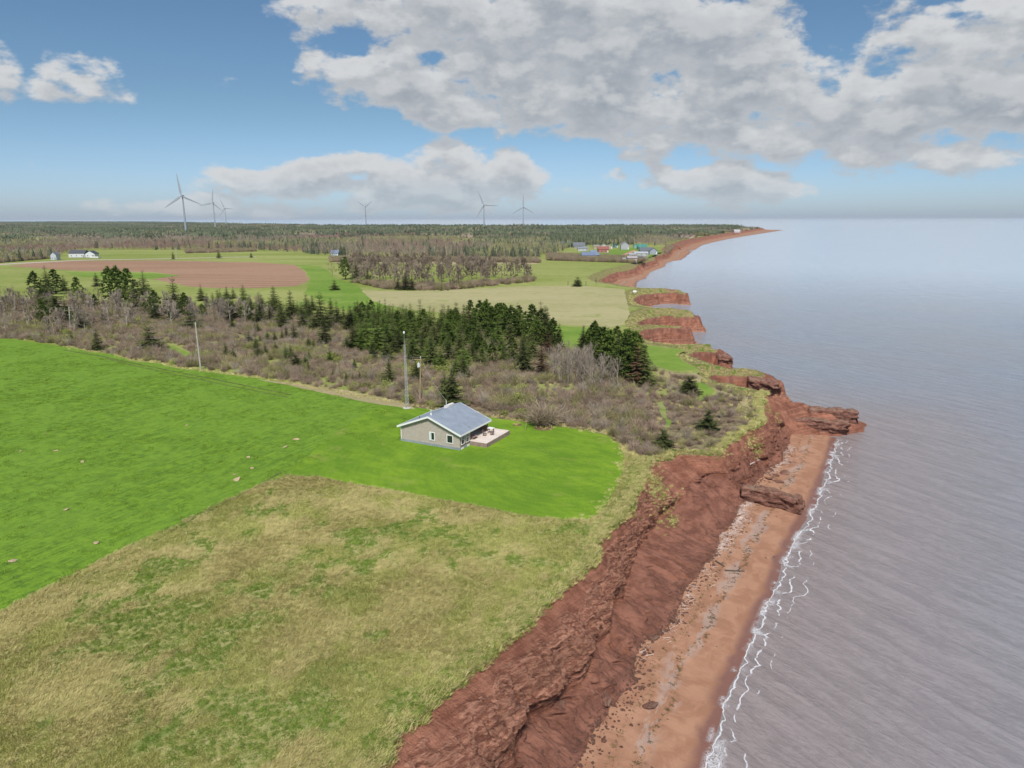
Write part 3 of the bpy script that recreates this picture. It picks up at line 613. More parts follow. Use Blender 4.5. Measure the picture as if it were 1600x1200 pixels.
# ------------------------------------------------------------------ red promontory, fallen ledges
def mound(name, axis, prof, n_along=260, n_ac=70, amp=.5, seed=0, mat_=None, kind='structure'):
    """axis: (x, y, crest z, half width left, half width right); the flanks fall below the water"""
    ax = np.array(axis, float); u = np.linspace(0, 1, len(ax)); U = np.linspace(0, 1, n_along)
    C = np.stack([np.interp(U, u, ax[:, i]) for i in range(5)], -1)
    T = np.gradient(C[:, :2], axis=0); T /= np.linalg.norm(T, axis=1)[:, None]; Nn = np.stack([T[:, 1], -T[:, 0]], -1)
    v = np.linspace(-1, 1, n_ac); UU, VV = np.meshgrid(np.arange(n_along), v, indexing='ij')
    w = np.where(VV < 0, C[UU, 3], C[UU, 4]); off = VV * w
    X = C[UU, 0] + Nn[UU, 0] * off; Y = C[UU, 1] + Nn[UU, 1] * off
    h = prof(np.abs(VV), U[UU]); Zc = -.5 + (C[UU, 2] + .5) * h
    Zc = Zc + (fbm(X / 3, Y / 3, seed=100 + seed, o=4) * amp + fbm(X / .9, Y / .9, seed=101 + seed, o=3) * amp * .45) * np.clip(h * 3, 0, 1)
    i0 = (np.arange(n_along - 1)[:, None] * n_ac + np.arange(n_ac - 1)[None])
    m = mk(name, np.stack([X, Y, Zc], -1).reshape(-1, 3), np.stack([i0, i0 + n_ac, i0 + n_ac + 1, i0 + 1], -1).reshape(-1, 4), mat_ or M_cliff,
           attrs=dict(rock=np.clip(.1 + .3 * UU.ravel() / n_along, 0, 1), beach=-np.ones(X.size), turf=np.zeros(X.size)), smooth=True)
    return tag(m, kind=kind)
cr = []
for (x, y, z, wl, wr) in [(1170, 632, 7.0, 5, 7), (1196, 622, 7.2, 6, 9), (1215, 623, 6.4, 6, 10), (1250, 629, 5.2, 6, 10), (1290, 640, 3.8, 5, 8), (1325, 650, 2.2, 4, 6), (1349, 661, .2, 2, 2)]:
    q = P(x, y, z); cr.append((q[0], q[1], z, wl, wr))
mound('promontory', cr, lambda v, u: 1 - sst(.05, 1, v) ** .9, seed=1)
def ledge(name, a, b, width, zt0, zt1, thick, seed, label, cat='rock ledge', under=.25, taper=.8):
    """a long slab of bedded rock lying from a to b (world xy): stepped, undercut, broken at the end"""
    a = np.array(a[:2]); b = np.array(b[:2]); L = np.linalg.norm(b - a); d = (b - a) / L; nrm = np.array([d[1], -d[0]])
    nu, nv = int(L / .13), 44; th = np.linspace(0, 2 * np.pi, nv, endpoint=False); us = np.linspace(0, 1, nu)
    UU, TT = np.meshgrid(us, th, indexing='ij'); c, s_ = np.cos(TT), np.sin(TT); p = 5.0
    r = (np.abs(c) ** p + np.abs(s_) ** p) ** (-1 / p)
    cap = np.clip(np.minimum(UU / .02, (1 - UU) / .02), 0, 1) ** .5
    w = width * (taper + (1 - taper) * UU) * (1 + .25 * fbm(UU * L / 2.2, 0 * UU, seed=seed + 1, o=3)) * cap
    lat = c * r * w / 2; zt = zt0 + (zt1 - zt0) * UU; vert = s_ * r * thick / 2
    bed = fbm(UU * L / 3, vert * 3.2, seed=seed + 2, o=4); bed = np.round(bed * 6) / 6
    side = np.abs(c) > .35
    lat = lat * (1 + np.where(side, bed * .45, 0)) * (1 - under * np.clip(-vert / thick, 0, 1) * 1.3)
    lyr = np.floor((vert + fbm(UU * L / 4, c, seed=seed + 7) * .3 + 9) / .42).astype(int); blk = np.floor(UU * L / 1.5 + _h(lyr, 0 * lyr, 0 * lyr, seed) * 5 + fbm(UU * L / 2, vert, seed=seed + 5) * .5).astype(int)
    lat = lat * (1 + .34 * (_h(blk, lyr, 0 * blk, seed) - .5) * (np.abs(c) > .2))
    vert = vert + np.where(s_ > .5, (_h(blk, 0 * blk, 0 * blk, seed + 3) - .5) * .35, 0)
    vert = vert * cap + fbm(UU * L / 1.2, lat / 1.2, seed=seed + 3, o=4) * .32; ee = (_h(lyr, blk * 0, 0 * blk, seed + 9) - .5) * 1.6 * sst(.9, 1, UU)
    Xp = a[0] + d[0] * (UU * L + ee) + nrm[0] * lat; Yp = a[1] + d[1] * (UU * L + ee) + nrm[1] * lat; Zp = zt - thick / 2 + vert
    i = np.arange(nu - 1)[:, None] * nv; j = np.arange(nv)[None]; j2 = (j + 1) % nv
    Fq = np.stack([i + j, i + nv + j, i + nv + j2, i + j2], -1).reshape(-1, 4)
    o = mk(name, np.stack([Xp, Yp, Zp], -1).reshape(-1, 3), Fq, M_slab)
    return tag(o, label, cat)
q = lambda x, y, z: P(x, y, z)
ledge('rock_ledge', q(1158, 757, 3.2), q(1252, 779, 2.2), 2.5, 3.4, 2.5, 3.0, 11, 'long broken red sandstone ledge lying across the sandy beach', under=.35)
ledge('rock_ledge', q(1232, 652, 3.4), q(1323, 660, 2.4), 3.0, 3.5, 2.6, 2.6, 23, 'lower of two flat sandstone ledges at the end of the promontory, above the sand', under=.6)
ledge('rock_ledge', q(1258, 637, 4.4), q(1336, 644, 3.4), 3.2, 4.6, 3.9, 3.6, 37, 'upper thick sandstone ledge at the tip of the promontory, beside the open sea', under=.3)
ledge('rock_ledge', q(1168, 589, 5.2), q(1217, 597, 4.2), 5.5, 5.2, 4.4, 2.6, 41, 'overhanging red ledge capping the headland just beyond the promontory', under=.3)
ledge('rock_ledge', q(1120, 556, 4.8), q(1142, 557, 4.6), 4.5, 5.2, 4.9, 2.4, 43, 'small dark overhanging rock at the tip of the second headland', under=.5)

def track(pts, wpx, mat_, z, seed):
    W = [np.array(P(*a)[:2]) for a in pts]; L_, R_ = [], []
    for i, a in enumerate(W):
        d = W[min(i + 1, len(W) - 1)] - W[max(i - 1, 0)]; d /= np.linalg.norm(d); n_ = np.array([d[1], -d[0]]); L_.append(a + n_ * wpx); R_.append(a - n_ * wpx)
    poly_sheet('wheel_track', L_ + R_[::-1], mat_, z=z, px=False, jit=.12, seed=seed)
M_track = mat('wheel_mark', (.10, .12, .03), .95, var=.4, vscale=.6)
track([(100,547),(160,557),(200,566),(260,578),(330,592),(400,606),(455,617)], .3, M_track, 8.034, 50)
track([(165,560),(215,573),(262,583),(330,597),(400,611),(450,621)], .22, M_track, 8.034, 51)
track([(60,945),(140,900),(220,858),(300,812),(380,772),(440,738)], .2, M_track, 8.034, 52)
HZ = MB().box(-17000, 17000, -300, 40000, -2.0, 125).build('haze', None); tag(HZ, kind='stuff')
mh = bpy.data.materials.new('haze'); mh.use_nodes = True; hn = mh.node_tree.nodes; hn.clear(); ho = hn.new('ShaderNodeOutputMaterial'); hv = hn.new('ShaderNodeVolumePrincipled')
hv.inputs['Color'].default_value = (.80, .88, 1, 1); hv.inputs['Density'].default_value = 2.6e-5; mh.node_tree.links.new(hv.outputs[0], ho.inputs['Volume']); HZ.data.materials.append(mh)
# ------------------------------------------------------------------ plants: prototypes
def needles(name, c1, c2, ov=.25):
    def fn(nt, b, p):
        v = nt.attr('v').outputs['Fac']; oi = nt.node('ShaderNodeObjectInfo')
        col = nt.mix(nt.m('ADD', nt.m('MULTIPLY', v, .7), nt.m('MULTIPLY', oi.outputs['Random'], .3)), c1, c2)
        col = nt.mix(1.0, col, nt.rng(oi.outputs['Random'], 0, 1, 1 - ov, 1 + ov, False), 'MULTIPLY')
        nt.l.new(col, b.inputs['Base Color'])
    return mat(name, fn=fn, rough=.85, spec=.12)
M_spruce = needles('spruce_needles', (.036, .052, .017), (.125, .140, .042))
M_pine = needles('pine_needles', (.040, .075, .016), (.135, .185, .036))
M_rust = needles('rusty_needles', (.06, .035, .022), (.15, .085, .05))
M_bark = mat('dark_bark', (.085, .065, .05), .95, var=.3, vscale=3)
M_grey = needles('grey_twigs', (.21, .175, .14), (.42, .36, .29), .18)
M_brown = needles('brown_twigs', (.17, .13, .09), (.35, .28, .20))
M_mauve = needles('mauve_twigs', (.21, .15, .115), (.42, .32, .24))
M_olive = needles('olive_buds', (.19, .175, .08), (.36, .33, .16))
M_leaf = needles('young_leaves', (.17, .20, .05), (.34, .36, .11))
M_strawt = needles('straw_blades', (.42, .38, .15), (.66, .58, .28), .12)
M_tuftg = needles('green_blades', (.11, .19, .03), (.25, .36, .06), .15)
M_tufto = needles('olive_blades', (.30, .32, .08), (.55, .53, .20), .12)
M_farsp = needles('distant_spruce', (.055, .07, .045), (.11, .13, .075), .3)
M_fardec = needles('distant_bare_wood', (.19, .155, .12), (.37, .305, .24), .22)
M_farlf = needles('distant_new_leaf', (.22, .215, .11), (.36, .345, .18), .2)
M_farmv = needles('distant_red_twigs', (.18, .125, .105), (.32, .225, .19), .2)

def blades(base, tipp, w, rg, bend=None):
    """thin two-piece blades from base to tip points; returns V, F, v"""
    n = len(base); d = tipp - base; side = np.cross(d, rg.normal(size=(n, 3))); side /= np.linalg.norm(side, axis=1)[:, None] + 1e-9
    w = np.broadcast_to(np.asarray(w, float), (n,))[:, None]
    mid = base + d * .5 + (bend if bend is not None else 0)
    V = np.stack([base - side * w / 2, base + side * w / 2, mid + side * w * .42, mid - side * w * .42, tipp], 1).reshape(-1, 3)
    k = np.arange(n)[:, None] * 5
    F = np.concatenate([k + np.array([[0, 1, 2]]), k + np.array([[0, 2, 3]]), k + np.array([[3, 2, 4]])])
    return V, F, np.repeat(rg.random(n), 5)
class Acc:
    def __init__(self): self.V = []; self.F = []; self.v = []; self.n = 0
    def add(self, V, F, v): self.V.append(V); self.F.append(np.asarray(F) + self.n); self.v.append(v); self.n += len(V)
    def mesh(self, name, mat_, **kw): return mk(name, np.concatenate(self.V), np.concatenate(self.F).astype(np.int64), mat_, attrs=dict(v=np.concatenate(self.v)), **kw)
def conifer(seed, h=10., rad=2.6, wh=22, power=.75, low=.06, dens=1.0, gap=.0, lean=0.0):
    rg = np.random.default_rng(seed); A_ = Acc()
    for i in range(wh):
        f = i / (wh - 1); z = h * (low + (1 - low) * f ** .92); r = rad * ((1 - f) ** power) * rg.uniform(.78, 1.12) + .12
        if rg.random() < gap: r *= .55
        nb = max(4, int((6 + 4 * (1 - f)) * dens)); ph = rg.random() * 6.28
        for b in range(nb):
            th = ph + 6.283 * b / nb + rg.normal() * .22; L = r * rg.uniform(.72, 1.15)
            if rg.random() < .06: L *= 1.25
            dr = np.array([math.cos(th), math.sin(th), 0]); sd = np.array([-dr[1], dr[0], 0])
            slope = -.30 - .25 * (1 - f) + rg.normal() * .07 if f < .8 else .25
            k = 6; t = (np.arange(k) + .6) / k
            sp = np.array([0, 0, z])[None] + dr[None] * (L * t)[:, None] + np.array([0, 0, 1])[None] * (L * (slope * t + .28 * t ** 2.2))[:, None]
            wd = L * .30 * (1.15 - .65 * t)
            Vq = []; 
            for s_ in (-1, 1):
                tipq = sp + sd[None] * (s_ * wd * rg.uniform(.8, 1.25, k))[:, None] + dr[None] * (L * .12) + np.array([0, 0, -1])[None] * (wd * rg.uniform(.15, .6, k))[:, None]
                a = sp - dr[None] * (L * .10); c = sp + dr[None] * (L * .13)
                Vq.append(np.stack([a, c, tipq] if s_ > 0 else [c, a, tipq], 1).reshape(-1, 3))
            Vq.append(np.array([sp[-1] + dr * L * .18, sp[-2] - sd * wd[-1] * .4, sp[-2] + sd * wd[-1] * .4]))
            Vq = np.concatenate(Vq); n = len(Vq) // 3
            A_.add(Vq, np.arange(len(Vq)).reshape(-1, 3), np.repeat(np.clip(rg.random(n) * .7 + .3 * rg.random(), 0, 1), 3))
    return A_
def pine(seed, h=9., rad=3.0):
    """rounder, bushier crown built of tufts"""
    rg = np.random.default_rng(seed); A_ = Acc(); n = 170
    for i in range(n):
        f = rg.random() ** .8; z = h * (.15 + .83 * f); rr = rad * (math.sin(math.pi * min(1, .22 + .78 * f)) ** .55) * (1 - .35 * f) * rg.uniform(.35, 1.05)
        th = rg.random() * 6.283; c = np.array([math.cos(th) * rr, math.sin(th) * rr, z + rg.normal() * .2]); s_ = .62 * rg.uniform(.7, 1.3)
        m = 16; d = rg.normal(size=(m, 3)); d[:, 2] = np.abs(d[:, 2]) * .8; d[:, :2] += np.array([math.cos(th), math.sin(th)]) * .5; d /= np.linalg.norm(d, axis=1)[:, None]
        V_, F_, v_ = blades(np.repeat(c[None], m, 0), c + d * s_, .22, rg); A_.add(V_, F_, np.clip(v_ * .6 + .4 * rg.random(), 0, 1))
    return A_
def trunk(h, r, seed=0, n=6, name='trunk', m=None, link=False):
    rg = np.random.default_rng(seed); k = 7; V_ = []
    for i in range(k):
        f = i / (k - 1); 
        for j in range(n):
            a = 6.283 * j / n; q = r * (1 - .88 * f) * (1.25 if i == 0 else 1); V_.append((q * math.cos(a) + .02 * rg.normal(), q * math.sin(a), h * f - .15))
    F_ = [(i * n + j, i * n + (j + 1) % n, (i + 1) * n + (j + 1) % n, (i + 1) * n + j) for i in range(k - 1) for j in range(n)]
    return mk(name, V_, F_, m or M_bark, link=link, smooth=True)
def bare_tree(seed, h=8., spread=.45, dens=1.0, wtwig=.035):
    """forking trunk, limbs and a haze of twigs"""
    rg = np.random.default_rng(seed); A_ = Acc(); tw = [[], []]
    def seg(p, d, L, r, lev):
        q = p + d * L; a = np.cross(d, rg.normal(size=3)); a /= np.linalg.norm(a); b = np.cross(d, a); n = 4 if lev < 2 else 3
        th = np.arange(n) * 6.283 / n; ring = a[None] * np.cos(th)[:, None] + b[None] * np.sin(th)[:, None]
        V_ = np.concatenate([p + ring * r, q + ring * r * .68]); F_ = []
        for i in range(n): j = (i + 1) % n; F_ += [(i, j, n + j), (i, n + j, n + i)]
        A_.add(V_, np.array(F_), np.full(2 * n, .75 if lev < 2 else .5)); return q
    def grow(p, d, L, r, lev):
        q = seg(p, d, L, r, lev)
        if lev >= 3:
            m = int(7 * dens)
            for i in range(m):
                t = rg.random(); b = p + (q - p) * t; e = d + rg.normal(size=3) * .55; e[2] += .25; e /= np.linalg.norm(e)
                tw[0].append(b); tw[1].append(b + e * rg.uniform(.5, 1.1) * h * .10)
            return
        k = 3 if lev == 0 else rg.integers(2, 4)
        for i in range(k):
            e = d * rg.uniform(.8, 1.3) + rg.normal(size=3) * spread * (1.0 if i else .45); e[2] += .30; e /= np.linalg.norm(e)
            grow(q, e, L * rg.uniform(.62, .85), r * .66 * (1 if i else 1.1), lev + 1)
        if lev < 2:
            for i in range(2):
                b = p + (q - p) * rg.uniform(.35, .9); e = d * .5 + rg.normal(size=3) * .7; e[2] = abs(e[2]) + .2; e /= np.linalg.norm(e)
                grow(b, e, L * .55, r * .4, lev + 1)
    grow(np.array([0, 0, -.15]), np.array([rg.normal() * .05, rg.normal() * .05, 1.]), h * .34, h * .013 + .03, 0)
    V_, F_, v_ = blades(np.array(tw[0]), np.array(tw[1]), wtwig, rg); A_.add(V_, F_, v_)
    zz = max(a[:, 2].max() for a in A_.V)
    for a in A_.V: a *= h / zz
    return A_
def shrub(seed, h=1.6, r=1.1, n=90, w=.035, up=1.0, lvl=1):
    rg = np.random.default_rng(seed); A_ = Acc()
    th = rg.random(n) * 6.283; rr = r * .35 * np.sqrt(rg.random(n)); b = np.stack([rr * np.cos(th), rr * np.sin(th), 0 * th - .05], -1)
    ph = rg.random(n) * 6.283; q = np.sqrt(rg.random(n)); t = np.stack([r * q * np.cos(ph), r * q * np.sin(ph), h * up * (np.sqrt(np.maximum(0, 1 - .75 * q ** 2))) * rg.uniform(.65, 1.05, n)], -1)
    V_, F_, v_ = blades(b, t, w, rg, bend=rg.normal(size=(n, 3)) * .08); A_.add(V_, F_, v_ * .8)
    m = n * 2; k = rg.integers(0, n, m); f = rg.uniform(.35, .95, m)[:, None]; p0 = b[k] + (t[k] - b[k]) * f
    e = (t[k] - b[k]); e /= np.linalg.norm(e, axis=1)[:, None]; e = e + rg.normal(size=(m, 3)) * .6; e[:, 2] += .15
    V_, F_, v_ = blades(p0, p0 + e * .32 * h * rg.uniform(.4, 1, m)[:, None], w * .7, rg); A_.add(V_, F_, np.clip(v_ * .8 + .2, 0, 1))
    return A_
def leafy(seed, h=1.8, r=1.2, n=260, s=.16):
    rg = np.random.default_rng(seed); A_ = shrub(seed + 1, h, r, 50, .04); d = rg.normal(size=(n, 3)); d[:, 2] = np.abs(d[:, 2]); d /= np.linalg.norm(d, axis=1)[:, None]
    c = d * np.array([r, r, h]) * rg.uniform(.55, 1.02, n)[:, None]
    V_, F_, v_ = blades(c, c + rg.normal(size=(n, 3)) * s, s * .8, rg); A_.add(V_, F_, v_); return A_
def tuft(seed, h=.42, r=.30, n=20, w=.028, lay=.45):
    rg = np.random.default_rng(seed); A_ = Acc(); th = rg.random(n) * 6.283; rr = r * np.sqrt(rg.random(n)); b = np.stack([rr * np.cos(th), rr * np.sin(th), 0 * th - .03], -1)
    d = rg.normal(size=(n, 3)) * .38; d[:, 0] += lay; d[:, 2] = 1; d /= np.linalg.norm(d, axis=1)[:, None]; L = h * rg.uniform(.6, 1.15, n)[:, None]
    t = b + d * L; t[:, 2] -= .10 * h; t[:, 0] += lay * .25 * h
    V_, F_, v_ = blades(b, t, w, rg, bend=np.array([0, 0, .12 * h])); A_.add(V_, F_, v_); return A_
def cheap_conifer(seed, h=10., r=1.9, lay=7, k=6):
    rg = np.random.default_rng(seed); A_ = Acc()
    for i in range(lay):
        f = i / lay; z0 = h * (.08 + .86 * f); z1 = min(h * 1.02, z0 + h * .30); rr = r * (1 - f) ** .8 + .15; V_ = [(0, 0, z1)]; ph = rg.random() * 6
        for j in range(k * 2):
            a = ph + math.pi * j / k; q = rr * (rg.uniform(.85, 1.2) if j % 2 else rg.uniform(.35, .6)); V_.append((q * math.cos(a), q * math.sin(a), z0 - (.25 * rr if j % 2 else -.15 * rr)))
        F_ = [(0, 1 + j, 1 + (j + 1) % (2 * k)) for j in range(2 * k)]; A_.add(np.array(V_, float), np.array(F_), np.full(len(V_), rg.random()))
    return A_
def cheap_bare(seed, h=9., r=2.0, n=46, w=.16, trunks=True):
    rg = np.random.default_rng(seed); A_ = Acc(); d = rg.normal(size=(n, 3)); d /= np.linalg.norm(d, axis=1)[:, None]
    c = np.array([0, 0, h * .60]) + d * np.array([r * .75, r * .75, h * .30]) * rg.random(n)[:, None] ** .5
    e = d * np.array([.7, .7, .5]) + np.array([0, 0, .9]) + rg.normal(size=(n, 3)) * .25
    V_, F_, v_ = blades(c, c + e * h * .15, w, rg); A_.add(V_, F_, v_)
    b = np.zeros((4, 3)); t = np.array([[rg.normal() * .5, rg.normal() * .5, h * .85] for _ in range(4)]); V_, F_, v_ = blades(b, t, .2, rg); A_.add(V_, F_, v_ * .3 + .7)
    return A_
def patch(seed, size, n, ratio, h0=9.):
    """a block of distant wood: many small trees, one mesh"""
    rg = np.random.default_rng(seed); A_ = Acc(); protos_c = [cheap_conifer(seed * 7 + i, 1, .17, 4, 3) for i in range(3)]; protos_b = [cheap_bare(seed * 9 + i, 1, .24, 16, .05) for i in range(3)]
    for i in range(n):
        con = rg.random() < ratio; pr = (protos_c if con else protos_b)[rg.integers(3)]; hh = h0 * rg.uniform(.7, 1.25) * (1.1 if con else 1)
        x, y = (rg.random(2) - .5) * size * 1.08
        A_.add(np.concatenate(pr.V) * hh + np.array([x, y, 0]), np.concatenate([np.asarray(f) for f in pr.F]), np.concatenate(pr.v) * .5 + .5 * rg.random())
    return A_

# ------------------------------------------------------------------ scatter: one object per kind of ground cover
def proto_col(items):
    c = bpy.data.collections.new('prototypes')
    for i, o in enumerate(items): c.objects.link(o)
    return c
def scatter(name, pts, idx, rotz, scl, items, label, tilt=None):
    for i, o in enumerate(items): o.name = f'{o.name.split(".")[0]}.{i:03d}' if False else o.name
    items = sorted(items, key=lambda o: o.name); c = proto_col(items)
    me = bpy.data.meshes.new(name); n = len(pts); me.vertices.add(n); me.vertices.foreach_set('co', np.asarray(pts, np.float32).ravel())
    a = me.attributes.new('idx', 'INT', 'POINT'); a.data.foreach_set('value', np.asarray(idx, np.int32))
    r = np.zeros((n, 3), np.float32); r[:, 2] = rotz
    if tilt is not None: r[:, :2] = tilt
    a = me.attributes.new('rot', 'FLOAT_VECTOR', 'POINT'); a.data.foreach_set('vector', r.ravel())
    sc = np.asarray(scl, np.float32); sc = np.repeat(sc[:, None], 3, 1) if sc.ndim == 1 else sc
    a = me.attributes.new('scl', 'FLOAT_VECTOR', 'POINT'); a.data.foreach_set('vector', sc.ravel())
    o = bpy.data.objects.new(name, me); COL.objects.link(o)
    g = bpy.data.node_groups.new(name, 'GeometryNodeTree'); g.interface.new_socket('Geometry', in_out='INPUT', socket_type='NodeSocketGeometry'); g.interface.new_socket('Geometry', in_out='OUTPUT', socket_type='NodeSocketGeometry')
    N_ = g.nodes; L_ = g.links; gi = N_.new('NodeGroupInput'); go = N_.new('NodeGroupOutput'); ip = N_.new('GeometryNodeInstanceOnPoints'); ci = N_.new('GeometryNodeCollectionInfo')
    ci.inputs['Collection'].default_value = c; ci.inputs['Separate Children'].default_value = True; ci.inputs['Reset Children'].default_value = True
    def na(nm, ty): q_ = N_.new('GeometryNodeInputNamedAttribute'); q_.data_type = ty; q_.inputs['Name'].default_value = nm; return q_.outputs[0]
    e2r = N_.new('FunctionNodeEulerToRotation'); L_.new(na('rot', 'FLOAT_VECTOR'), e2r.inputs[0])
    L_.new(gi.outputs[0], ip.inputs['Points']); L_.new(ci.outputs[0], ip.inputs['Instance']); ip.inputs['Pick Instance'].default_value = True
    L_.new(na('idx', 'INT'), ip.inputs['Instance Index']); L_.new(e2r.outputs[0], ip.inputs['Rotation']); L_.new(na('scl', 'FLOAT_VECTOR'), ip.inputs['Scale']); L_.new(ip.outputs[0], go.inputs[0])
    m = o.modifiers.new('scatter', 'NODES'); m.node_group = g
    return tag(o, label, kind='stuff')
def pxpoly(pts): return [P(x, y)[:2] for x, y in pts]
def rand_in(poly, n, seed, cond=None):
    rg = np.random.default_rng(seed); a = np.array(poly); lo, hi = a.min(0), a.max(0); p = lo + (hi - lo) * rg.random((n, 2)); k = inpoly(p[:, 0], p[:, 1], poly)
    return p[k]
def zground(x, y):
    """height of the turf near the far coast (it dips towards the edge)"""
    d, (w_, he) = coast(x, y); far = y > 141
    return np.where(far, shoulder(np.minimum(d, 0), he), 8.0), d
def proto(acc, name, m): return acc.mesh(name, m, link=False)

# foreground grass
tufts = [proto(tuft(i, h=.40 + .06 * (i % 3), lay=.6), 'straw_tuft', M_strawt) for i in range(4)] + [proto(tuft(20 + i, h=.30, lay=.35, w=.03), 'green_tuft', M_tuftg) for i in range(3)] + [proto(tuft(40 + i, h=.36, lay=.5), 'olive_tuft', M_tufto) for i in range(4)]
tufts.sort(key=lambda o: o.name)          # green 0-2, olive 3-6, straw 7-10
gp = rand_in(ROUGH_POLY, 360000, 5)
pxx, pyy, ww = proj(gp[:, 0], gp[:, 1], 8.); k = (pxx > -220) & (pxx < 1660) & (pyy < 1340); gp = gp[k]; rg = np.random.default_rng(3)
keepp = rg.random(len(gp)) < np.clip(75 / np.hypot(gp[:, 0], gp[:, 1]), .3, 1) ** 1.2; gp = gp[keepp]; gp = gp[~inpoly(gp[:, 0], gp[:, 1], pxpoly(LAWN))]
x, y = gp.T; u = fbm(x / 9, y / 9, seed=200, o=4) + fbm(x / 1.6, y / 2.6, seed=201, o=3) * .55 + rg.normal(size=len(x)) * .10
px_, py_, _ = proj(x, y); strawy = sst(520, 120, px_) * sst(1120, 950, py_) * .18
cls = np.where(u * .8 + fbm(x / 2.2, y / 2.2, seed=202, o=3) * .45 + .1 * sst(900, 400, px_) > .34, 0, np.where(u + strawy * 1.3 + fbm(x / 4, y / 4, seed=203) * .5 > -.22 - strawy, 1, 2))
cls = np.where((fbm(x / 5, y / 5, seed=205, o=3) + strawy * 2 + rg.normal(size=len(x)) * .15 > .16) & (cls > 0), 2, cls)
dE = coast(x, y)[0]; cls = np.where((dE > -2.2) & (rg.random(len(x)) < .55), 0, cls)
idx = np.where(cls == 0, rg.integers(0, 3, len(x)), np.where(cls == 1, 3 + rg.integers(0, 4, len(x)), 7 + rg.integers(0, 4, len(x))))
rot = R(-35) + fbm(x / 7, y / 7, seed=210, o=3) * 1.5 + rg.normal(size=len(x)) * .45
scatter('rough_grass_tufts', np.stack([x, y, 8.01 + 0 * x], -1), idx, rot, rg.uniform(.55, 1.1, len(x)) * np.where(cls == 0, .8, 1), tufts, 'uneven tufts of dry straw and green grass above the cliff edge')
# turf hanging over the edge
ek = rg.integers(0, ns, 5200); off = rg.uniform(-1.6, .35, 5200); ex = s[ek] * A[0] + (nE[ek] + off) * B_[0]; ey = s[ek] * A[1] + (nE[ek] + off) * B_[1]
scatter('cliff_edge_turf', np.stack([ex, ey, np.where(off > 0, 7.9 - off * .9, 8.0)], -1), rg.integers(0, 11, 5200), rg.normal(size=5200) * .7 - .5, rg.uniform(.7, 1.3, 5200), tufts, 'shaggy turf hanging over the edge of the red cliff')
# turf that slid down the face
sl = []
for (px, py, r0, m) in ((1040,790,22,90),(1030,775,14,60),(1052,815,8,30),(1012,740,16,120),(1024,760,12,80),(1130,705,10,40),(1175,690,14,90),(1185,700,10,60),(1200,640,8,30),(1215,655,7,25),(985,800,6,20)):
    for i in range(m):
        q_ = shore_hit(px + rg.normal() * r0 * .5, py + rg.normal() * r0 * .8)
        if q_ is not None and q_.z > 1.3: sl.append(tuple(q_))
sl = np.array(sl); n = len(sl)
scatter('slumped_turf', sl, rg.integers(0, 11, n), rg.random(n) * 6.28, rg.uniform(.6, 1.1, n), tufts, 'clumps of turf and weeds clinging to the red cliff face')
# grain: low clumps give the field its nap
wk = rand_in(pxpoly([(-60, 533), (200, 565), (450, 602), (640, 640), (640, 690), (450, 741), (250, 830), (0, 955), (-60, 985)]), 62000, 8)
x, y = wk.T; wt_ = [proto(tuft(60 + i, h=.20, r=.34, n=16, w=.035, lay=.1), 'grain_tuft', needles('grain_blades', (.085, .148, .02), (.20, .30, .036), .2)) for i in range(3)]
kk = rg.random(len(x)) < np.clip(.35 + fbm(x / 3, y / 3, seed=220, o=3) * 1.6, 0, 1); x, y = x[kk], y[kk]
scatter('grain_clumps', np.stack([x, y, 8.02 + 0 * x], -1), rg.integers(0, 3, len(x)), rg.random(len(x)) * 6.28, rg.uniform(.6, 1.4, len(x)), wt_, 'young bright green grain growing in the large field')

# ------------------------------------------------------------------ brush belt behind the house
BELT = [(-200,505),(0,529),(37,531),(100,541),(140,548),(175,553),(207,562),(250,567),(275,573),(312,577),(400,589),(450,597),(520,609),(590,621),(650,634),(700,641),(770,650),(806,655),(879,664),(925,672),(950,678),(970,690),(985,705),
        (1015,716),(1047,712),(1060,703),(1125,704),(1135,690),(1165,670),(1186,660),(1188,640),(1188,622),(1150,608),(1112,598),(1060,583),(1020,577),(960,565),(880,545),(760,526),(640,512),(560,505),(430,488),(300,482),(150,474),(0,471),(-200,478)]
bp = pxpoly(BELT); pts = rand_in(bp, 76000, 21)
x, y = pts.T; px_, py_, _ = proj(x, y)
paths = [pxpoly(q_) for q_ in ([(1080,594),(1110,598),(1122,610),(1116,622),(1080,630),(1092,612)], [(1026,628),(1042,626),(1048,668),(1034,670)], [(250,536),(275,538),(305,556),(288,562)], [(1020,577),(1110,582),(1140,592),(1188,618),(1188,640),(1150,616),(1075,592)])]
k = np.ones(len(x), bool)
for i, q_ in enumerate(paths): k &= ~(inpoly(x, y, q_) & (np.random.default_rng(1).random(len(x)) < (1 if i < 3 else .85)))
right = sst(960, 1060, px_); n1 = fbm(x / 11, y / 11, seed=230, o=4); n2 = fbm(x / 6, y / 6, seed=231, o=3)
k &= np.random.default_rng(2).random(len(x)) < np.clip(.75 + n1 * .9 - .15 * right, .12, 1)
x, y, px_, py_, right, n1, n2 = [q_[k] for q_ in (x, y, px_, py_, right, n1, n2)]; n = len(x); rg = np.random.default_rng(9)
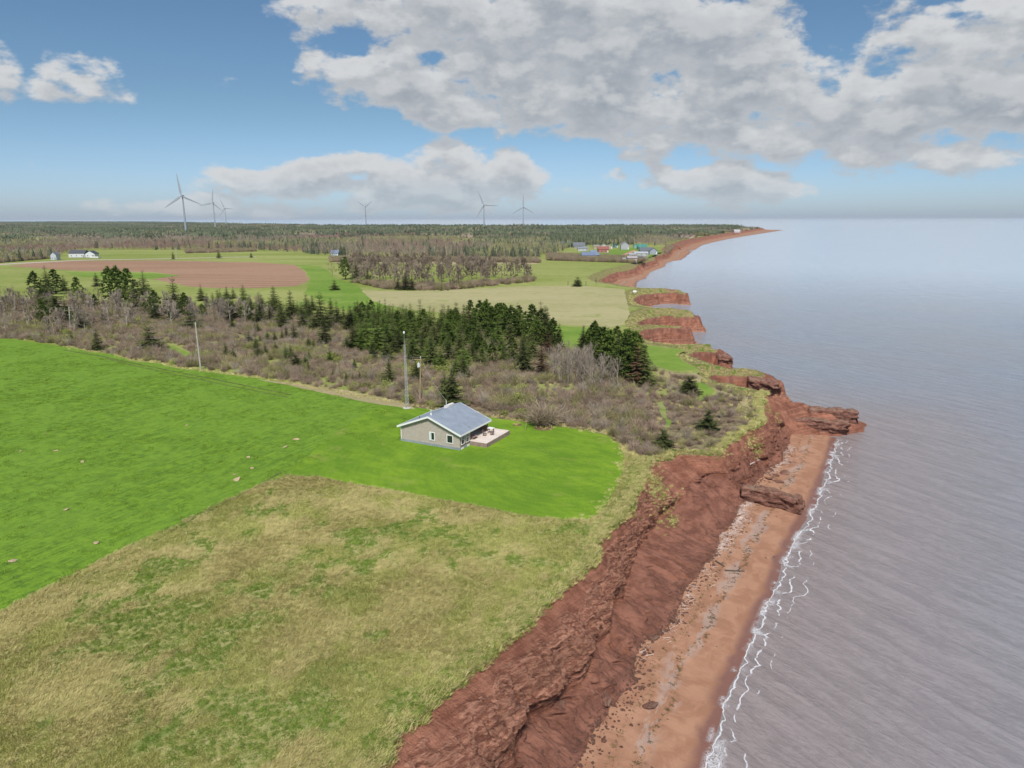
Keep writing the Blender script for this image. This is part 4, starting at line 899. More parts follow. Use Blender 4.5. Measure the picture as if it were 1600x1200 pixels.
shr = [proto(shrub(100 + i, h=1.8, r=1.35, n=80, w=.040), 'bare_shrub', M_brown) for i in range(3)] + [proto(shrub(110 + i, h=1.7, r=1.2, n=90, w=.040), 'bare_shrub', M_mauve) for i in range(3)] + \
      [proto(shrub(120 + i, h=1.9, r=1.2, n=90, w=.045), 'budding_shrub', M_olive) for i in range(2)] + [proto(leafy(130 + i), 'leafing_shrub', M_leaf) for i in range(2)] + \
      [proto(shrub(140 + i, h=2.4, r=1.1, n=70, w=.035), 'pale_shrub', M_grey) for i in range(2)] + [proto(tuft(150 + i, h=.8, r=.6, n=40, w=.04, lay=.3), 'straw_clump', M_strawt) for i in range(2)] + [proto(tuft(160 + i, h=.4, r=.6, n=40, w=.04, lay=.3), 'weedy_clump', M_tufto) for i in range(2)]
names = []
for i, o in enumerate(shr): o.name = f'{"abcdefghijklmnopqrstuvwxyz"[i]}_' + o.name.split('.')[0]; 
r_ = rg.random(n) + n2 * .5
c = np.where(n1 > .36, rg.integers(6, 8, n), np.where(r_ < .36, rg.integers(0, 3, n), np.where(r_ < .80, rg.integers(3, 6, n), np.where(r_ < .90, rg.integers(10, 12, n), rg.integers(6, 8, n)))))
c = np.where((fbm(x / 8, y / 8, seed=235, o=3) > .42) & (rg.random(n) < .5), rg.integers(8, 10, n), c)
c = np.where((right > .5) & (rg.random(n) < .30), rg.integers(12, 16, n), c); c = np.where(rg.random(n) < .16, rg.integers(12, 16, n), c)
dW = np.minimum(1, 1.0); bz, dco = zground(x, y)
sc = rg.uniform(.55, 1.15, n) * (1 - .18 * right) * np.clip(1.0 + n2 * .5, .5, 1.5)
near_edge = coast(x, y)[0]; sc *= np.clip(.5 + (-near_edge) / 8, .5, 1); k = near_edge < -.5
hit = [inpoly(x, y, pxpoly([(620, 690), (620, 655), (720, 625), (800, 655), (800, 690), (720, 712)]))]; k &= ~hit[0]
scatter('brush_thicket', np.stack([x, y, bz], -1)[k], c[k], rg.random(n)[k] * 6.28, np.stack([sc, sc, sc * rg.uniform(.7, 1.15, n)], -1)[k], shr, 'thicket of bare brown and mauve shrubs between the fields and the house')
# hedge lines and rough ground further out
HED = [[(855,398),(1000,404),(1010,408),(985,411),(855,407)], [(515,404),(560,404),(640,404),(840,406),(845,411),(700,409),(560,410),(515,410)], [(-60,404),(90,398),(92,403),(0,411),(-60,415)], [(545,440),(600,452),(690,455),(760,448),(838,440),(838,436),(760,442),(690,448),(600,444)],
       [(290,391),(400,389),(400,393),(290,396)], [(1040,384),(1052,383),(1050,390),(1043,397),(1036,397)]]
hp = []
for i, h_ in enumerate(HED): hp.append(rand_in(pxpoly(h_), (5200, 3600, 4000, 1700, 2200, 900)[i], 300 + i))
hp = np.concatenate(hp); n = len(hp); r_ = rg.random(n)
scatter('hedgerow_brush', np.stack([hp[:, 0], hp[:, 1], 8 + 0 * hp[:, 0]], -1), np.where(r_ < .5, rg.integers(3, 6, n), np.where(r_ < .8, rg.integers(0, 3, n), rg.integers(6, 8, n))), rg.random(n) * 6.28, rg.uniform(1.1, 1.9, n), shr, 'low reddish brush along the field edges near the village')
# pale dry grass on the coastal rim
rp = rand_in(pxpoly([(985,440),(1100,440),(1240,640),(1190,680),(1150,640),(1000,560),(975,520)]), 60000, 330); d, _ = coast(rp[:, 0], rp[:, 1]); he_ = coast(rp[:, 0], rp[:, 1])[1][1]; k = (d > -4.5) & (d < -.5) & (he_ > 5.6) & (np.random.default_rng(4).random(len(d)) < .6); rp = rp[k]; bz, _ = zground(rp[:, 0], rp[:, 1]); n = len(rp)
scatter('coastal_tussocks', np.stack([rp[:, 0], rp[:, 1], bz], -1), rg.integers(3, 11, n), rg.random(n) * 6.28, rg.uniform(.6, 1.2, n), tufts, 'pale dry tussocks along the rims of the coves')
# tall dry grass fringe where lawn and grain meet the brush
fr_px = [(100,541),(140,549),(175,553),(207,563),(250,568),(275,574),(312,579),(400,590),(450,598),(520,612),(590,626),(640,633),(700,641),(770,652),(806,657),(879,666),(925,674),(950,680),(970,694),(980,712),(977,740),(966,768),(952,793),(936,810),(920,815)]
fw = [P(a, b)[:2] for a, b in fr_px]; q_ = []
for a, b in zip(fw[:-1], fw[1:]):
    m = int(math.dist(a, b) * 7)
    for i in range(m): t = rg.random(); q_.append((a[0] + (b[0] - a[0]) * t + rg.normal() * .7, a[1] + (b[1] - a[1]) * t + rg.normal() * .7 + .6))
q_ = np.array(q_); n = len(q_)
scatter('fringe_grass', np.stack([q_[:, 0], q_[:, 1], 8.03 + 0 * q_[:, 0]], -1), np.where(rg.random(n) < .7, rg.integers(7, 11, n), rg.integers(3, 7, n)), rg.random(n) * 6.28, rg.uniform(.5, 1.15, n), tufts, 'tall straw coloured grass fringing the lawn and the grain field')

# ------------------------------------------------------------------ the far woods
CLEAR = [pxpoly(q_) for q_ in ([(-900,432),(-900,404),(0,412),(88,403),(100,396),(145,390.5),(200,391),(290,391.5),(400,391),(520,400),(560,402),(700,404),(840,404),(868,397),(880,392),(900,384),(1000,383),(1045,386),(1060,420),(1000,520),(-900,700)],
        [(696,382),(735,373.5),(746,371.5),(750,376),(712,383)])]
def forest_pts(d0, d1, sp, seed):
    rg = np.random.default_rng(seed); gy = np.arange(d0 * .72, d1, sp); gx = np.arange(-.86 * d1, .60 * d1, sp); X, Y = np.meshgrid(gx, gy); X = X.ravel() + rg.uniform(-.5, .5, X.size) * sp; Y = Y.ravel() + rg.uniform(-.5, .5, Y.size) * sp
    D = np.hypot(X, Y); k = (D >= d0) & (D < d1) & (X < Y * .80) & (X > -Y * .90 - 30); X, Y = X[k], Y[k]
    px_, py_, _ = proj(X, Y); k = py_ < 432
    for c_ in CLEAR: k &= ~inpoly(X, Y, c_)
    X, Y = X[k], Y[k]; d, _ = coast(X, Y); k = d < -max(9, sp * .6); return X[k], Y[k]
def conprob(X, Y):
    u = fbm(X / 260, Y / 420, seed=400, o=4) * 1.3 + fbm(X / 60, Y / 90, seed=401, o=2) * .6
    px_, py_, _ = proj(X, Y); u = u + np.where((px_ > 860) & (px_ < 1060) & (py_ > 364) & (py_ < 384), .45, 0) + np.where((px_ > 1060) & (py_ > 360), .25, 0) - .12
    u = u - np.where((px_ > 540) & (px_ < 740) & (py_ > 376) & (py_ < 398), .5, 0)
    return u
fc = [proto(cheap_conifer(500 + i, 10, 1.9 + .3 * (i % 2)), 'a_conifer', M_farsp) for i in range(4)]; fb = [proto(cheap_bare(510 + i, 9, 2.3), 'b_bare', M_fardec) for i in range(4)]
fl = [proto(cheap_bare(520 + i, 8, 2.3, 60, .26), 'c_leafing', M_farlf) for i in range(3)]; fm = [proto(cheap_bare(530 + i, 6.5, 2.4, 50, .18), 'd_redtwig', M_farmv) for i in range(3)]
trees = fc + fb + fl + fm
for i, o in enumerate(trees): o.name = 'abcdefghijklmnop'[i] + '_tree'
def classes(X, Y, rg):
    u = conprob(X, Y); v = fbm(X / 180, Y / 260, seed=410, o=3); w = fbm(X / 150, Y / 200, seed=411, o=3); px_, py_, _ = proj(X, Y)
    con = rg.random(len(X)) < np.clip(.13 + u * 1.1, .02, .9)
    leaf = (v > .07) & (rg.random(len(X)) < .75); red = (w > .22) | ((px_ > 560) & (px_ < 740) & (py_ > 378) & (py_ < 398)) & (rg.random(len(X)) < .8)
    return con, leaf, red
X, Y = forest_pts(560, 1250, 5.6, 71); rg = np.random.default_rng(12); con, leaf, red = classes(X, Y, rg); n = len(X)
i_ = np.where(con, rg.integers(0, 4, n), np.where(red, rg.integers(11, 14, n), np.where(leaf, rg.integers(8, 11, n), rg.integers(4, 8, n))))
sc = rg.uniform(.6, 1.15, n) * (1 + .15 * fbm(X / 40, Y / 40, seed=415)); dC = coast(X, Y)[0]; sc *= np.clip(.45 + -dC / 60, .45, 1)
scatter('woodland', np.stack([X, Y, 8 + 0 * X], -1), i_, rg.random(n) * 6.28, sc, trees, 'mixed wood of bare trees and dark spruce beyond the fields')
print('woodland', n)
pt = []
for size, cnt in ((34, 34), (120, 150)):
    for j in range(3): pt.append(proto(patch(600 + j + cnt, size, cnt, 0.0, 9.), 'p', (M_fardec, M_farlf, M_farmv)[j]))
    pt.append(proto(patch(650 + cnt, size, int(cnt * .75), 1.0, 10.), 'p', M_farsp)); pt.append(proto(patch(660 + cnt, size, int(cnt * .35), 1.0, 11.), 'p', M_farsp))
for i, o in enumerate(pt): o.name = 'abcdefghijklmnop'[i] + '_patch'
def fill(d0, d1, sp, base, seed, name, label):
    X, Y = forest_pts(d0, d1, sp, seed); rg = np.random.default_rng(seed); con, leaf, red = classes(X, Y, rg); n = len(X)
    i_ = np.where(red, 2, np.where(leaf, 1, 0)) + base; i_ = np.where(con, 3 + base, i_)
    X2 = np.concatenate([X, X]); Y2 = np.concatenate([Y, Y]); i2 = np.concatenate([i_, np.full(n, 4 + base)]); k = np.concatenate([np.ones(n, bool), rg.random(n) < .3])
    X2, Y2, i2 = X2[k], Y2[k], i2[k]; n = len(X2); print(name, n)
    dC = coast(X2, Y2)[0]; sc = np.clip(.5 + -dC / 200, .6, 1) * rg.uniform(.85, 1.12, n)
    scatter(name, np.stack([X2, Y2, 8 + 0 * X2], -1), i2, rg.integers(0, 4, n) * 1.5708 + rg.normal(size=n) * .1, np.stack([1 + 0 * sc, 1 + 0 * sc, sc], -1), pt, label)
fill(1250, 2700, 32, 0, 72, 'far_woodland', 'far mixed woodland stretching back below the wind turbines')
fill(2700, 11500, 112, 5, 73, 'distant_forest', 'distant forest fading to a thin line at the horizon')
# ------------------------------------------------------------------ single trees
def link_proto(acc, name, m, h, r, tm=None, seed=0):
    cr_ = acc.mesh('crown', m, link=False); tk = trunk(h * .93, r, seed, m=tm); return (cr_, tk, name)
SPR = [link_proto(conifer(i, 10, 3.0 + .3 * (i % 3), 22 + (i % 3) * 2, .72 + .06 * (i % 4), .05, 1.0, .2), 'spruce_tree', M_spruce, 10, .16, seed=i) for i in range(6)]
SPG = [link_proto(conifer(20 + i, 10, 3.0, 20, .62, .12, 1.0, .3), 'pine_tree', M_pine, 10, .18, seed=i) for i in range(3)]
PIN = [link_proto(pine(30 + i, 10, 3.2), 'pine_tree', M_pine, 9, .2, seed=i) for i in range(3)]
RUS = [link_proto(conifer(40 + i, 10, 2.2, 18, .7, .1, .9, .3), 'spruce_tree', M_rust, 10, .15, seed=i) for i in range(2)]
WID = [link_proto(conifer(50 + i, 10, 5.5, 16, .45, .02, 1.3, .25), 'spruce_tree', M_spruce, 8, .2, seed=i) for i in range(2)]
M_palebark = mat('pale_bark', (.42, .38, .34), .9, var=.2, vscale=3)
BAR = [link_proto(bare_tree(60 + i, 10, .42), 'bare_tree', M_grey, 6, .10, M_palebark, i) for i in range(4)]
BRN = [link_proto(bare_tree(70 + i, 10, .45, 1.4, .05), 'bare_tree', M_brown, 6, .12, seed=i) for i in range(3)]
BUD = [link_proto(bare_tree(80 + i, 10, .45, 1.5, .06), 'budding_tree', M_olive, 6, .12, seed=i) for i in range(2)]
M_grove = needles('grove_twigs', (.17, .13, .10), (.36, .29, .23))
BRF = [link_proto(bare_tree(90 + i, 10, .30, 3.2, .085), 'bare_tree', M_grove, 6, .14, seed=i) for i in range(4)]
BRL = [link_proto(bare_tree(100 + i, 10, .45, 1.8, .075), 'bare_tree', M_grey, 6, .12, M_palebark, i) for i in range(4)]
BSH = [link_proto(shrub(95 + i, 10, 9, 420, .24), 'bush', M_brown, 3, .2, seed=i) for i in range(2)]
KINDS = dict(f=BRF, l=BRL, h=BSH, s=SPR, g=SPG, p=PIN, r=RUS, w=WID, b=BAR, n=BRN, u=BUD)
trg = np.random.default_rng(77)
XB = [(60,'far left edge'),(110,'left of the farther pale pole'),(155,'right of the farther pale pole'),(200,'above the edge spruces'),(260,'above the broad rounded spruce'),(306,'left of the nearer pale pole'),(340,'right of the nearer pale pole'),(390,'below the ploughed field'),(450,'below the ploughed field\'s end'),(500,'below the winding green strip'),(540,'below the round meadow tree'),(570,'above the lone mast\'s left brush'),(605,'left of the lattice mast'),(632,'close by the lattice mast'),(665,'close by the transformer pole'),(700,'above the cottage roof'),(735,'above the cottage porch'),(770,'above the deck'),(800,'just right of the deck'),(830,'right of the cottage'),(860,'above the dark bare bush'),(890,'left of the coastal clump'),(920,'left end of the coastal clump'),(945,'left part of the coastal clump'),(970,'middle of the coastal clump'),(995,'right part of the coastal clump'),(1700,'seaward end of the coastal clump')]
XG = [(545,'at its left end'),(575,'near its left end'),(605,'in its left third'),(635,'left of its middle'),(665,'at its middle'),(695,'right of its middle'),(725,'in its right half'),(755,'in its right third'),(790,'near its right end'),(2000,'at its right end')]
WORD = dict(s='spruce', g='green pine', p='bushy pine', r='rusty spruce', w='broad spruce', b='pale bare tree', n='brown bare tree', u='budding tree', f='brown bare tree', l='grey bare tree', h='bush')
def describe(kind, x, y, h, group):
    px_, py_, _ = proj(x, y); size = 'short' if h < 5 else 'smallish' if h < 6.3 else 'middling' if h < 7.6 else 'tall' if h < 9 else 'very tall' if h < 10.5 else 'towering'
    if 'grove' in group: return '%s %s of the long brown grove, %s, %s row' % (size, WORD[kind], next(b for a, b in XG if px_ < a), 'front' if py_ > 443 else 'second' if py_ > 434 else 'third' if py_ > 424 else 'back')
    row = next(b for a, b in ((487, 'sixth'), (498, 'fifth'), (512, 'fourth'), (530, 'third'), (555, 'second'), (9999, 'nearest')) if py_ < a)
    return '%s %s, %s row of the belt, %s' % (size, WORD[kind], row, next(b for a, b in XB if px_ < a))
def plant(kind, x, y, h, label, cat='tree', group=None, z=LAND, wide=1.0):
    if group:
        label = describe(kind, x, y, h, group)
        group = group if 'grove' in group else {'s': 'conifers', 'g': 'conifers', 'p': 'conifers', 'r': 'conifers', 'w': 'conifers', 'u': 'budding trees'}.get(kind, 'bare trees') + ' of the belt behind the cottage'
    pr = KINDS[kind]; cr_, tk, nm = pr[trg.integers(len(pr))]
    e = empty(nm, (x, y, z), trg.random() * 6.28); f = h / 10; w = f * wide * trg.uniform(.88, 1.12); e.scale = (w, w, f)
    c = cr_.copy(); t_ = tk.copy()
    for o in (c, t_): COL.objects.link(o); o.parent = e
    return tag(e, label, cat, group)
def at_px(px, pyb, pyt):                       # ground point and height of a tree seen from base row to top row
    x, y, _ = P(px, pyb); w = proj(x, y, LAND)[2]; return x, y, (pyb - pyt) * w / FPX / math.cos(PITCH) * 1.0
ZONES = dict(
 a=('dark green spruce or pine rising among bare trees in the woods left of centre', 'conifers in the left woods'),
 b=('dark spruce scattered through the brush in the middle of the shrub belt', 'conifers scattered in the middle brush'),
 c=('green conifer crowded into the dense stand behind the grey roofed house', 'conifers of the dense stand behind the house'),
 d=('tall conifer along the top of the stand, against the old hay meadow', 'conifers along the ridge of the stand'),
 e=('dark conifer in the separate clump beside the pale bare trees near the coast', 'conifers in the clump near the coast'))
TL = []     # kind, x, base, top (photo pixels), zone or own label
z2 = lambda k, X, b, t, l: TL.append((k, X / 4, 330 + b / 4, 330 + t / 4, l))
z3 = lambda k, X, b, t, l: TL.append((k, 400 + X / 4, 330 + b / 4, 330 + t / 4, l))
z5 = lambda k, X, b, t, l: TL.append((k, 580 + X * .2875, 470 + b * .2875, 470 + t * .2875, l))
for a in [('s',50,625,490,'large dark spruce at the left edge, standing before the bare trees'),('w',365,700,480,'broad dark spruce just behind the second utility pole'),('s',290,570,425,'a'),('p',225,530,385,'a'),('s',300,510,340,'a'),('p',352,520,372,'a'),
 ('s',405,500,395,'a'),('p',490,570,420,'a'),('s',605,470,380,'a'),('p',700,580,362,'a'),('p',750,590,360,'a'),('p',812,590,370,'a'),('w',870,630,440,'a'),('s',905,520,368,'a'),
 ('s',450,828,742,'small dark spruce at the edge of the grain field, left of the others'),('s',612,868,728,'pointed young spruce at the edge of the grain field'),('w',940,872,722,'broad rounded spruce at the edge of the grain field'),
 ('s',1100,650,408,'a'),('w',1195,740,630,'bushy spruce beside the leaning top of the nearer utility pole'),('s',1260,560,455,'a'),('s',1300,620,510,'a'),('s',1420,550,470,'a'),('s',1460,545,470,'a'),('s',1525,580,455,'a'),('s',1365,590,490,'a'),
 ('s',1455,745,650,'b'),('s',1415,925,822,'b'),('s',1460,940,850,'b'),('r',1545,950,860,'b'),('s',1560,845,750,'b'),('s',1595,755,690,'b'),('s',1130,660,560,'a'),('s',20,740,700,'b')]: z2(*a)
for a in [('s',20,600,505,'a'),('s',115,610,468,'a'),('s',130,645,580,'b'),('s',222,670,495,'a'),('s',262,640,560,'a'),('s',320,660,512,'a'),('s',355,620,525,'a'),('s',410,750,508,'c'),('s',430,826,640,'b'),('s',470,660,535,'c'),('s',240,812,675,'b'),('s',120,826,755,'b'),('s',165,810,742,'b'),
 ('w',255,985,897,'low wide spruce in the brush just beyond the grain field'),('s',330,860,770,'b'),('s',550,700,590,'c'),('g',570,870,775,'c'),('s',640,720,558,'c'),('s',700,690,555,'d'),('p',722,680,560,'d'),('g',690,830,670,'c'),('g',640,860,705,'c'),('g',760,885,680,'c'),('g',820,880,675,'c'),('s',740,945,850,'b'),('s',862,760,580,'d'),('s',905,740,585,'d'),('s',940,760,600,'c'),
 ('s',1030,760,547,'d'),('g',985,700,610,'c'),('g',1090,740,590,'d'),('s',1205,710,582,'d'),('s',1160,720,620,'c'),('p',1250,740,610,'c'),('s',1300,700,580,'d'),('p',1340,720,562,'d'),('p',1400,760,566,'d'),('p',1440,790,568,'d'),('p',1500,780,600,'d'),('p',1550,745,585,'d'),
 ('g',1035,835,730,'c'),('s',1080,840,700,'c'),('s',1150,850,735,'c'),('p',1200,860,700,'c'),('g',1262,850,730,'c'),('s',1320,850,765,'c'),('s',1085,930,825,'b'),('g',1115,980,880,'bright green young spruce directly beyond the pole with the transformer'),
 ('s',835,1090,905,'dark spruce standing just left of the lattice mast'),('s',480,1035,985,'b'),('g',565,1065,1000,'b'),('g',605,1060,1005,'b'),('g',650,1060,1000,'b'),('s',1000,1060,900,'b'),('s',735,1060,1000,'b'),('s',1235,1040,960,'b'),('s',1370,950,868,'b'),('s',5,865,775,'b'),('s',15,925,800,'b'),('g',1290,1040,865,'b')]: z3(*a)
for a in [('p',862,250,78,'d'),('p',900,265,95,'d'),('s',940,260,92,'d'),('p',985,270,104,'d'),('s',1020,275,118,'d'),('p',760,215,38,'d'),('p',705,205,20,'d'),('s',825,395,205,'rust tinged spruce in front of the bare trees, left one of two'),('r',925,410,205,'rusty brown spruce in front of the bare trees, right one of two'),('r',960,300,160,'d'),('s',880,330,180,'d'),
 ('s',1150,255,138,'e'),('p',1212,320,120,'e'),('p',1185,280,150,'e'),('p',1255,360,150,'e'),('p',1290,390,165,'e'),('s',1340,425,195,'e'),('p',1385,440,165,'e'),('p',1420,440,175,'e'),('r',1440,462,225,'rusty brown spruce at the seaward end of the clump near the coast'),('s',1480,460,238,'e'),('s',1410,420,220,'e'),
 ('s',400,540,358,'c2a'),('s',440,578,350,'big dark spruce directly behind the grey roof'),('s',500,430,262,'b'),('g',460,420,300,'b'),('s',565,360,268,'b'),('g',345,378,296,'c'),('s',250,440,345,'b')]: z5(*a)
for a in [('w',1077,615,588,'lone dark spruce on the green path near the cliff'),('w',1106,671,641,'low wind-flattened spruce close to the cliff top'),('h',848,664,630,'large dark bare bush in the brush just beyond the back edge of the lawn'),('w',1036,700,670,'small ragged spruce at the cliff edge right of the lawn'),
 ('s',270.8,405,392.5,'lone dark tree beside the gravel road, left one of three'),('s',342,403.5,390,'lone dark tree beside the gravel road, middle one of three'),('s',392.5,402.5,393.5,'lone dark tree beside the gravel road, right one of three'),
 ('w',523,453,438.5,'lone round dark spruce in the green meadow before the grove'),('w',902.5,447.5,433.5,'small lone spruce by the fence posts in the coastal meadow'),('n',931,446,435,'small bare tree in the coastal meadow beside the little spruce'),
 ('p',540,437,403,'round dark pine at the left end of the brown grove'),('s',557,441,404,'tall dark spruce second from the left end of the brown grove'),
 ('s',622,453,429,'dark spruce at the front foot of the brown grove, left one of three'),('s',634,453,425,'dark spruce at the front foot of the brown grove, middle one of three'),('s',644,453,430,'dark spruce at the front foot of the brown grove, right one of three'),('s',575,443,417,'dark spruce on the left of the brown grove, lower than its end pair'),
 ('u',520,432,408,'pale budding tree at the left end of the grove')]: TL.append(a)
for (k_, px, pb, pt_, l) in TL:
    x, y, h = at_px(px, pb, pt_)
    if l == 'c2a': plant(k_, x, y, h, 'slender dark spruce left of the big spruce behind the grey roof'); continue
    if l in ZONES: plant(k_, x, y, h, ZONES[l][0], group=ZONES[l][1])
    else: plant(k_, x, y, h, l, cat='tree', wide=1.25 if k_ == 'w' and pb - pt_ < 45 else 1)
# fill the dense stands
def fillstand(poly, n, kinds, hr, zone, seed, mind=2.6):
    p = rand_in(pxpoly(poly), 4000, seed); out = []
    for a in p:
        if all((a[0] - b[0]) ** 2 + (a[1] - b[1]) ** 2 > mind ** 2 for b in out): out.append(a)
        if len(out) >= n: break
    rg = np.random.default_rng(seed)
    for a in out: plant(kinds[rg.integers(len(kinds))], a[0], a[1], rg.uniform(*hr), ZONES[zone][0] if zone in ZONES else zone[0], group=ZONES[zone][1] if zone in ZONES else zone[1])
fillstand([(545,500),(600,498),(640,506),(700,520),(780,525),(800,530),(770,545),(720,548),(640,548),(570,545),(555,530)], 62, 'ssgp', (5, 8.5), 'c', 31, 3.3)
fillstand([(540,505),(650,515),(760,535),(840,550),(830,572),(760,575),(700,578),(640,572),(580,562),(545,545)], 100, 'ssgpg', (4, 8.5), 'c', 51, 2.6)
fillstand([(585,512),(620,512),(640,530),(630,548),(590,546),(575,530)], 14, 'gg', (6, 8.5), 'c', 32, 3.2)
fillstand([(640,506),(860,520),(880,545),(850,545),(780,532),(700,520)], 22, 'psr', (7.5, 11), 'd', 33, 3)
fillstand([(905,548),(960,556),(1005,585),(1010,598),(985,596),(930,575)], 20, 'pss', (6, 9), 'e', 34, 2.8)
fillstand([(20,490),(110,478),(260,486),(330,490),(330,505),(200,510),(60,520)], 22, 'sp', (5, 10), 'a', 35, 5)
fillstand([(330,480),(430,488),(545,503),(550,520),(470,520),(380,505),(330,500)], 40, 'ssg', (5, 9.5), 'a', 36, 3.6)
fillstand([(380,520),(470,520),(520,545),(560,575),(480,580),(400,560)], 16, 'sg', (2.5, 5), 'b', 37, 4)
Z1 = ('pale bare birch or poplar in the woods above the grain field', 'bare trees in the left woods')
Z2 = ('pale grey leafless tree beside the conifer clump near the coast', 'pale bare trees near the coast')
Z3 = ('brown leafless tree in the long grove between the meadows', 'bare trees of the brown grove')
Z4 = ('yellow green budding tree in the woods beyond the grain field', 'budding trees in the left woods')
fillstand([(0,475),(60,478),(130,476),(300,484),(420,490),(430,505),(330,512),(200,515),(60,530),(0,522)], 110, 'llln', (5.5, 9.5), Z1, 41, 2.6)
fillstand([(0,475),(130,476),(300,484),(300,500),(60,510),(0,510)], 14, 'u', (5, 8), Z4, 42, 5)
fillstand([(860,575),(890,568),(960,592),(975,605),(930,612),(880,605),(860,592)], 42, 'b', (5, 8), Z2, 43, 1.6)
fillstand([(545,437),(565,445),(620,451),(690,452),(760,446),(838,437),(820,427),(760,417),(690,412),(560,412),(530,425)], 190, 'f', (8, 12.5), Z3, 44, 4.2)
fillstand([(690,590),(780,560),(850,560),(860,600),(780,620),(720,610)], 8, 'u', (3, 4.5), ('yellow green budding tree in the brush beyond the house', 'budding trees beyond the house'), 45, 5)

# ------------------------------------------------------------------ the cottage
def f_shingle(nt, b, p):
    br = nt.node('ShaderNodeTexBrick'); nt.l.new(nt.mapv(p, (1, 1, 1), (R(90), 0, 0)), br.inputs[0]); br.inputs['Scale'].default_value = 3.2
    br.inputs['Color1'].default_value = (.46, .40, .36, 1); br.inputs['Color2'].default_value = (.58, .52, .47, 1); br.inputs['Mortar'].default_value = (.33, .28, .24, 1)
    br.inputs['Mortar Size'].default_value = .02; br.inputs['Brick Width'].default_value = .5; br.inputs['Row Height'].default_value = .42
    c = nt.mix(nt.rng(nt.noise(p, .9, 4, .7), .35, .7, 0, .5), br.outputs[0], (.46, .36, .29)); nt.l.new(c, b.inputs['Base Color']); bumpn(nt, b, br.outputs[1], .02)
def f_shingle_red(nt, b, p):
    c = nt.mix(nt.noise(p, 2.5, 4, .7), (.19, .115, .085), (.33, .21, .16)); nt.l.new(c, b.inputs['Base Color'])
M_shingle = mat('weathered_shingles', fn=f_shingle, rough=.9); M_shred = mat('brown_shingles', fn=f_shingle_red, rough=.9)
M_roof = mat('grey_roofing', (.235, .275, .33), .7, var=.12, vscale=.8, spec=.4); M_white = mat('white_trim', (.78, .78, .77), .5); M_found = mat('concrete', (.26, .29, .31), .9, var=.15)
M_deck = mat('pale_decking', (.64, .56, .50), .85, var=.12, vscale=2.5, objvar=.12); M_deckd = mat('deck_skirt', (.28, .20, .17), .9, var=.25, vscale=2)
M_glass = mat('window_glass', (.02, .03, .03), .08, spec=.6); M_curt = mat('curtain', (.55, .62, .62), .8); M_metal = mat('galvanised', (.42, .43, .44), .5, metal=.4); M_black = mat('black_plastic', (.03, .03, .03), .5)
M_pole = mat('grey_pole_wood', (.40, .37, .33), .9, var=.2, vscale=2); M_poleb = mat('brown_pole_wood', (.36, .25, .16), .9, var=.2, vscale=2); M_wire = mat('wire', (.30, .29, .28), .6)
Cc = np.array(P(718.7, 704)[:2]); Aa = np.array(P(627, 688.7)[:2])
gd = (Cc - Aa); GW = float(np.linalg.norm(gd)); gd /= GW; HR = math.atan2(gd[1], gd[0])       # local x runs along the gable wall, y runs back
house = empty('cottage', (*Aa, LAND), HR); tag(house, 'small shingled cottage with grey gable roof, white trim and covered porch on the lawn', 'house')
GL = 9.0; OH = .42; EH = 2.62; RH = 4.75; FH = .42                       # gable width GW, length GL
rs = (RH - EH) / (GW / 2)
def rz(x): return RH - abs(x - GW / 2) * rs
PX0 = 3.3; PDX = 2.6                                                    # porch: right side recess starts at y PX0, depth PDX
M_ = MB(); M_.prism([(0, FH), (GW, FH), (GW, EH), (GW / 2, RH - .02), (0, EH)], 1, 0, .15)        # gable wall
M_.prism([(0, FH), (GW - PDX, FH), (GW - PDX, rz(GW - PDX) - .12), (GW / 2, RH - .02), (0, EH)], 1, GL - .15, GL)
M_.box(0.002, .15, .15, GL - .15, FH, EH); w_main = M_.build('wall', M_shingle, house)
M_ = MB().box(GW - .15, GW - .002, .15, PX0, FH, EH - .02); M_.build('wall', M_shred, house)
M_ = MB().box(GW - PDX, GW - .15, PX0 - .15, PX0 - .003, FH, EH + .3).box(GW - PDX - .15, GW - PDX, PX0, GL - .15, FH, EH + .75); M_.build('porch_wall', M_shred, house)
MB().box(-.04, GW + .04, -.04, PX0, -.3, FH - .003).box(-.04, GW - PDX, PX0 + .003, GL, -.3, FH - .003).build('foundation', M_found, house)
t_ = .14
for sgn in (0, 1):
    x0, x1 = (-OH, GW / 2) if sgn == 0 else (GW / 2, GW + OH); za = rz(x0) if sgn == 0 else RH; zb = RH if sgn == 0 else rz(x1)
    r_ = MB().prism([(x0, za + .02), (x1, zb + .02), (x1, zb + t_), (x0, za + t_)], 1, -OH, GL + OH).build('roof', M_roof, house)
    for yy in (-OH - .05, GL + OH + .004):
        MB().prism([(x0 - .02, za - .13), (x1, zb - .13), (x1, zb + t_ + .03), (x0 - .02, za + t_ + .03)] , 1, yy, yy + .046).build('barge_board', M_white, house)
MB().box(GW + OH + .002, GW + OH + .05, -OH, GL + OH, rz(GW + OH) - .10, rz(GW + OH) + t_ + .02).build('gutter', M_white, house)
MB().box(-OH - .05, -OH - .002, -OH, GL + OH, rz(-OH) - .10, rz(-OH) + t_ + .02).build('gutter', M_white, house)
MB().prism([(GW / 2 - .12, RH + t_ - .03), (GW / 2 + .12, RH + t_ - .03), (GW / 2, RH + t_ + .05)], 1, -OH, GL + OH).build('ridge_cap', M_roof, house)
